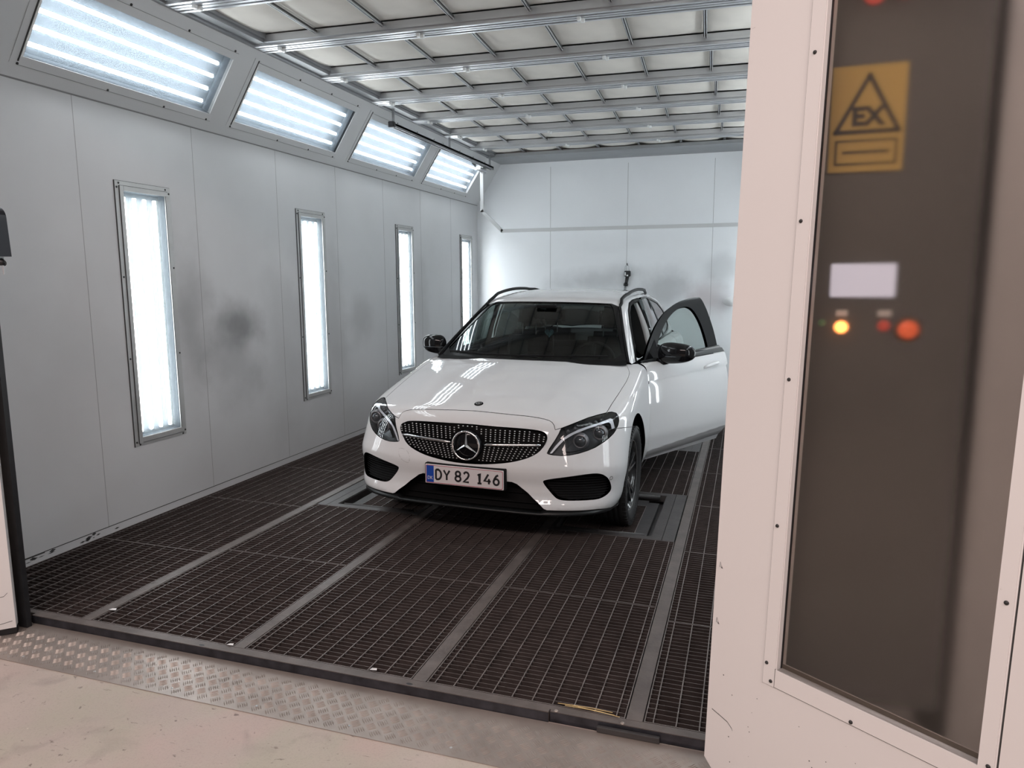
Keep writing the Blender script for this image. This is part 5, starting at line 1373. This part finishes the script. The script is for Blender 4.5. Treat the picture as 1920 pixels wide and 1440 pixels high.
sw = MB(); c0 = Vector((.37, 1.84, .93)); ax = Vector((0, .45, -.25)).normalized(); e1 = Vector((1, 0, 0)); e2 = ax.cross(e1).normalized()
sw.tube([c0 + .185 * (math.cos(t) * e1 + math.sin(t) * e2) for t in np.linspace(0, 2 * math.pi, 41)[:-1]], .014, 10, closed=True)
for t in (0, math.pi, -math.pi / 2, math.pi / 2): 
    if t == math.pi / 2: continue
    sw.tube([c0, c0 + .18 * (math.cos(t) * e1 + math.sin(t) * e2)], .016, 8)
sw.tube([c0 - ax * .02, c0 + ax * .02], .06, 16); sw.build('steering_wheel', mat('steering_leather', (.03, .03, .03), .4), car)
def seat(x, y, zb, wd, nm):
    s = MB()
    def pad(x0, x1, y0, y1, z0, z1, sh=0.0, bev=.05):
        bm = bmesh.new(); bmesh.ops.create_cube(bm, size=1)
        for v in bm.verts: v.co = Vector(((x0 + x1) / 2 + v.co.x * (x1 - x0) * (1 if v.co.z < 0 else .86), (y0 + y1) / 2 + v.co.y * (y1 - y0) + sh * (v.co.z + .5), (z0 + z1) / 2 + v.co.z * (z1 - z0)))
        bmesh.ops.bevel(bm, geom=list(bm.edges), offset=bev, segments=4, affect='EDGES'); s.bm(bm, None, True)
    pad(x - wd, x + wd, y - .50, y + .05, zb, zb + .20); pad(x - wd, x + wd, y - .02, y + .13, zb + .12, zb + .74, .16)
    o = s.build(nm, P_['seat'], car); s = MB()
    pad(x - .135, x + .135, y + .14, y + .25, zb + .77, zb + .97, .03, .04); h_ = s.build('headrest', P_['seat'], o)
    MB().tube([(x - .065, y + .13, zb + .70), (x - .065, y + .14, zb + .80)], .006, 6).tube([(x + .065, y + .13, zb + .70), (x + .065, y + .14, zb + .80)], .006, 6).build('headrest_post', P_['satin'], o)
seat(.385, 2.40, .40, .25, 'driver_seat'); seat(-.385, 2.40, .40, .25, 'passenger_seat')
seat(.42, 3.30, .36, .28, 'rear_seat'); seat(-.42, 3.30, .36, .28, 'rear_seat')
MB().box(-.72, .72, 3.25, 3.55, .4, .98, .05).build('rear_seat_back', P_['seat'], car)
hl_ = MB(); 
vs = []
for y in np.linspace(1.98, 4.3, 12):
    for x in np.linspace(-.54, .54, 9): 
        q = cast(F_up, np.array([[x, y, 1.1]]), np.array([[0, 0, 1.]]), 0, .8)[0]; vs.append((x, y, (q[2] if q[2] == q[2] else 1.35) - .035))
hl_.add(vs, [(9 * i + j, 9 * i + j + 1, 9 * (i + 1) + j + 1, 9 * (i + 1) + j) for i in range(11) for j in range(8)], True); hl_.build('headliner', P_['int'], car)
im = MB().box(-.115, .115, 1.80, 1.825, 1.285, 1.345, .02); im.build('inner_mirror', P_['gloss'], car)
MB().box(-.085, .085, 1.74, 1.86, 1.378, 1.405, .012).build('sensor_housing', P_['dark'], car)
# heart shaped air freshener hanging behind the windscreen
ht = []
for t in np.linspace(0, 2 * math.pi, 33)[:-1]: ht.append((.0024 * 16 * math.sin(t) ** 3, .0024 * (13 * math.cos(t) - 5 * math.cos(2 * t) - 2 * math.cos(3 * t) - math.cos(4 * t))))
hw = car.matrix_basis if False else Matrix.Translation((2.257, 1.52, 0))
hc = Vector((2.257 + .045, 1.52 + 1.79, 1.175))
he = MB().prism(ht, lambda u, v, k: (hc.x + u, hc.y + k, hc.z + v), .004)
hm = mat('pale_blue_print', (.30, .50, .60), .6, var=.45, scale=60)
heo = he.build('air_freshener', hm)
MB().tube([hc + Vector((0, .002, .012)), hc + Vector((-.04, .005, .06)), hc + Vector((-.085, .01, .105))], .0012, 5).build('cord', P_['dark'], heo)
tag(heo, 'small pale blue heart air freshener hanging behind the windscreen', 'air freshener')
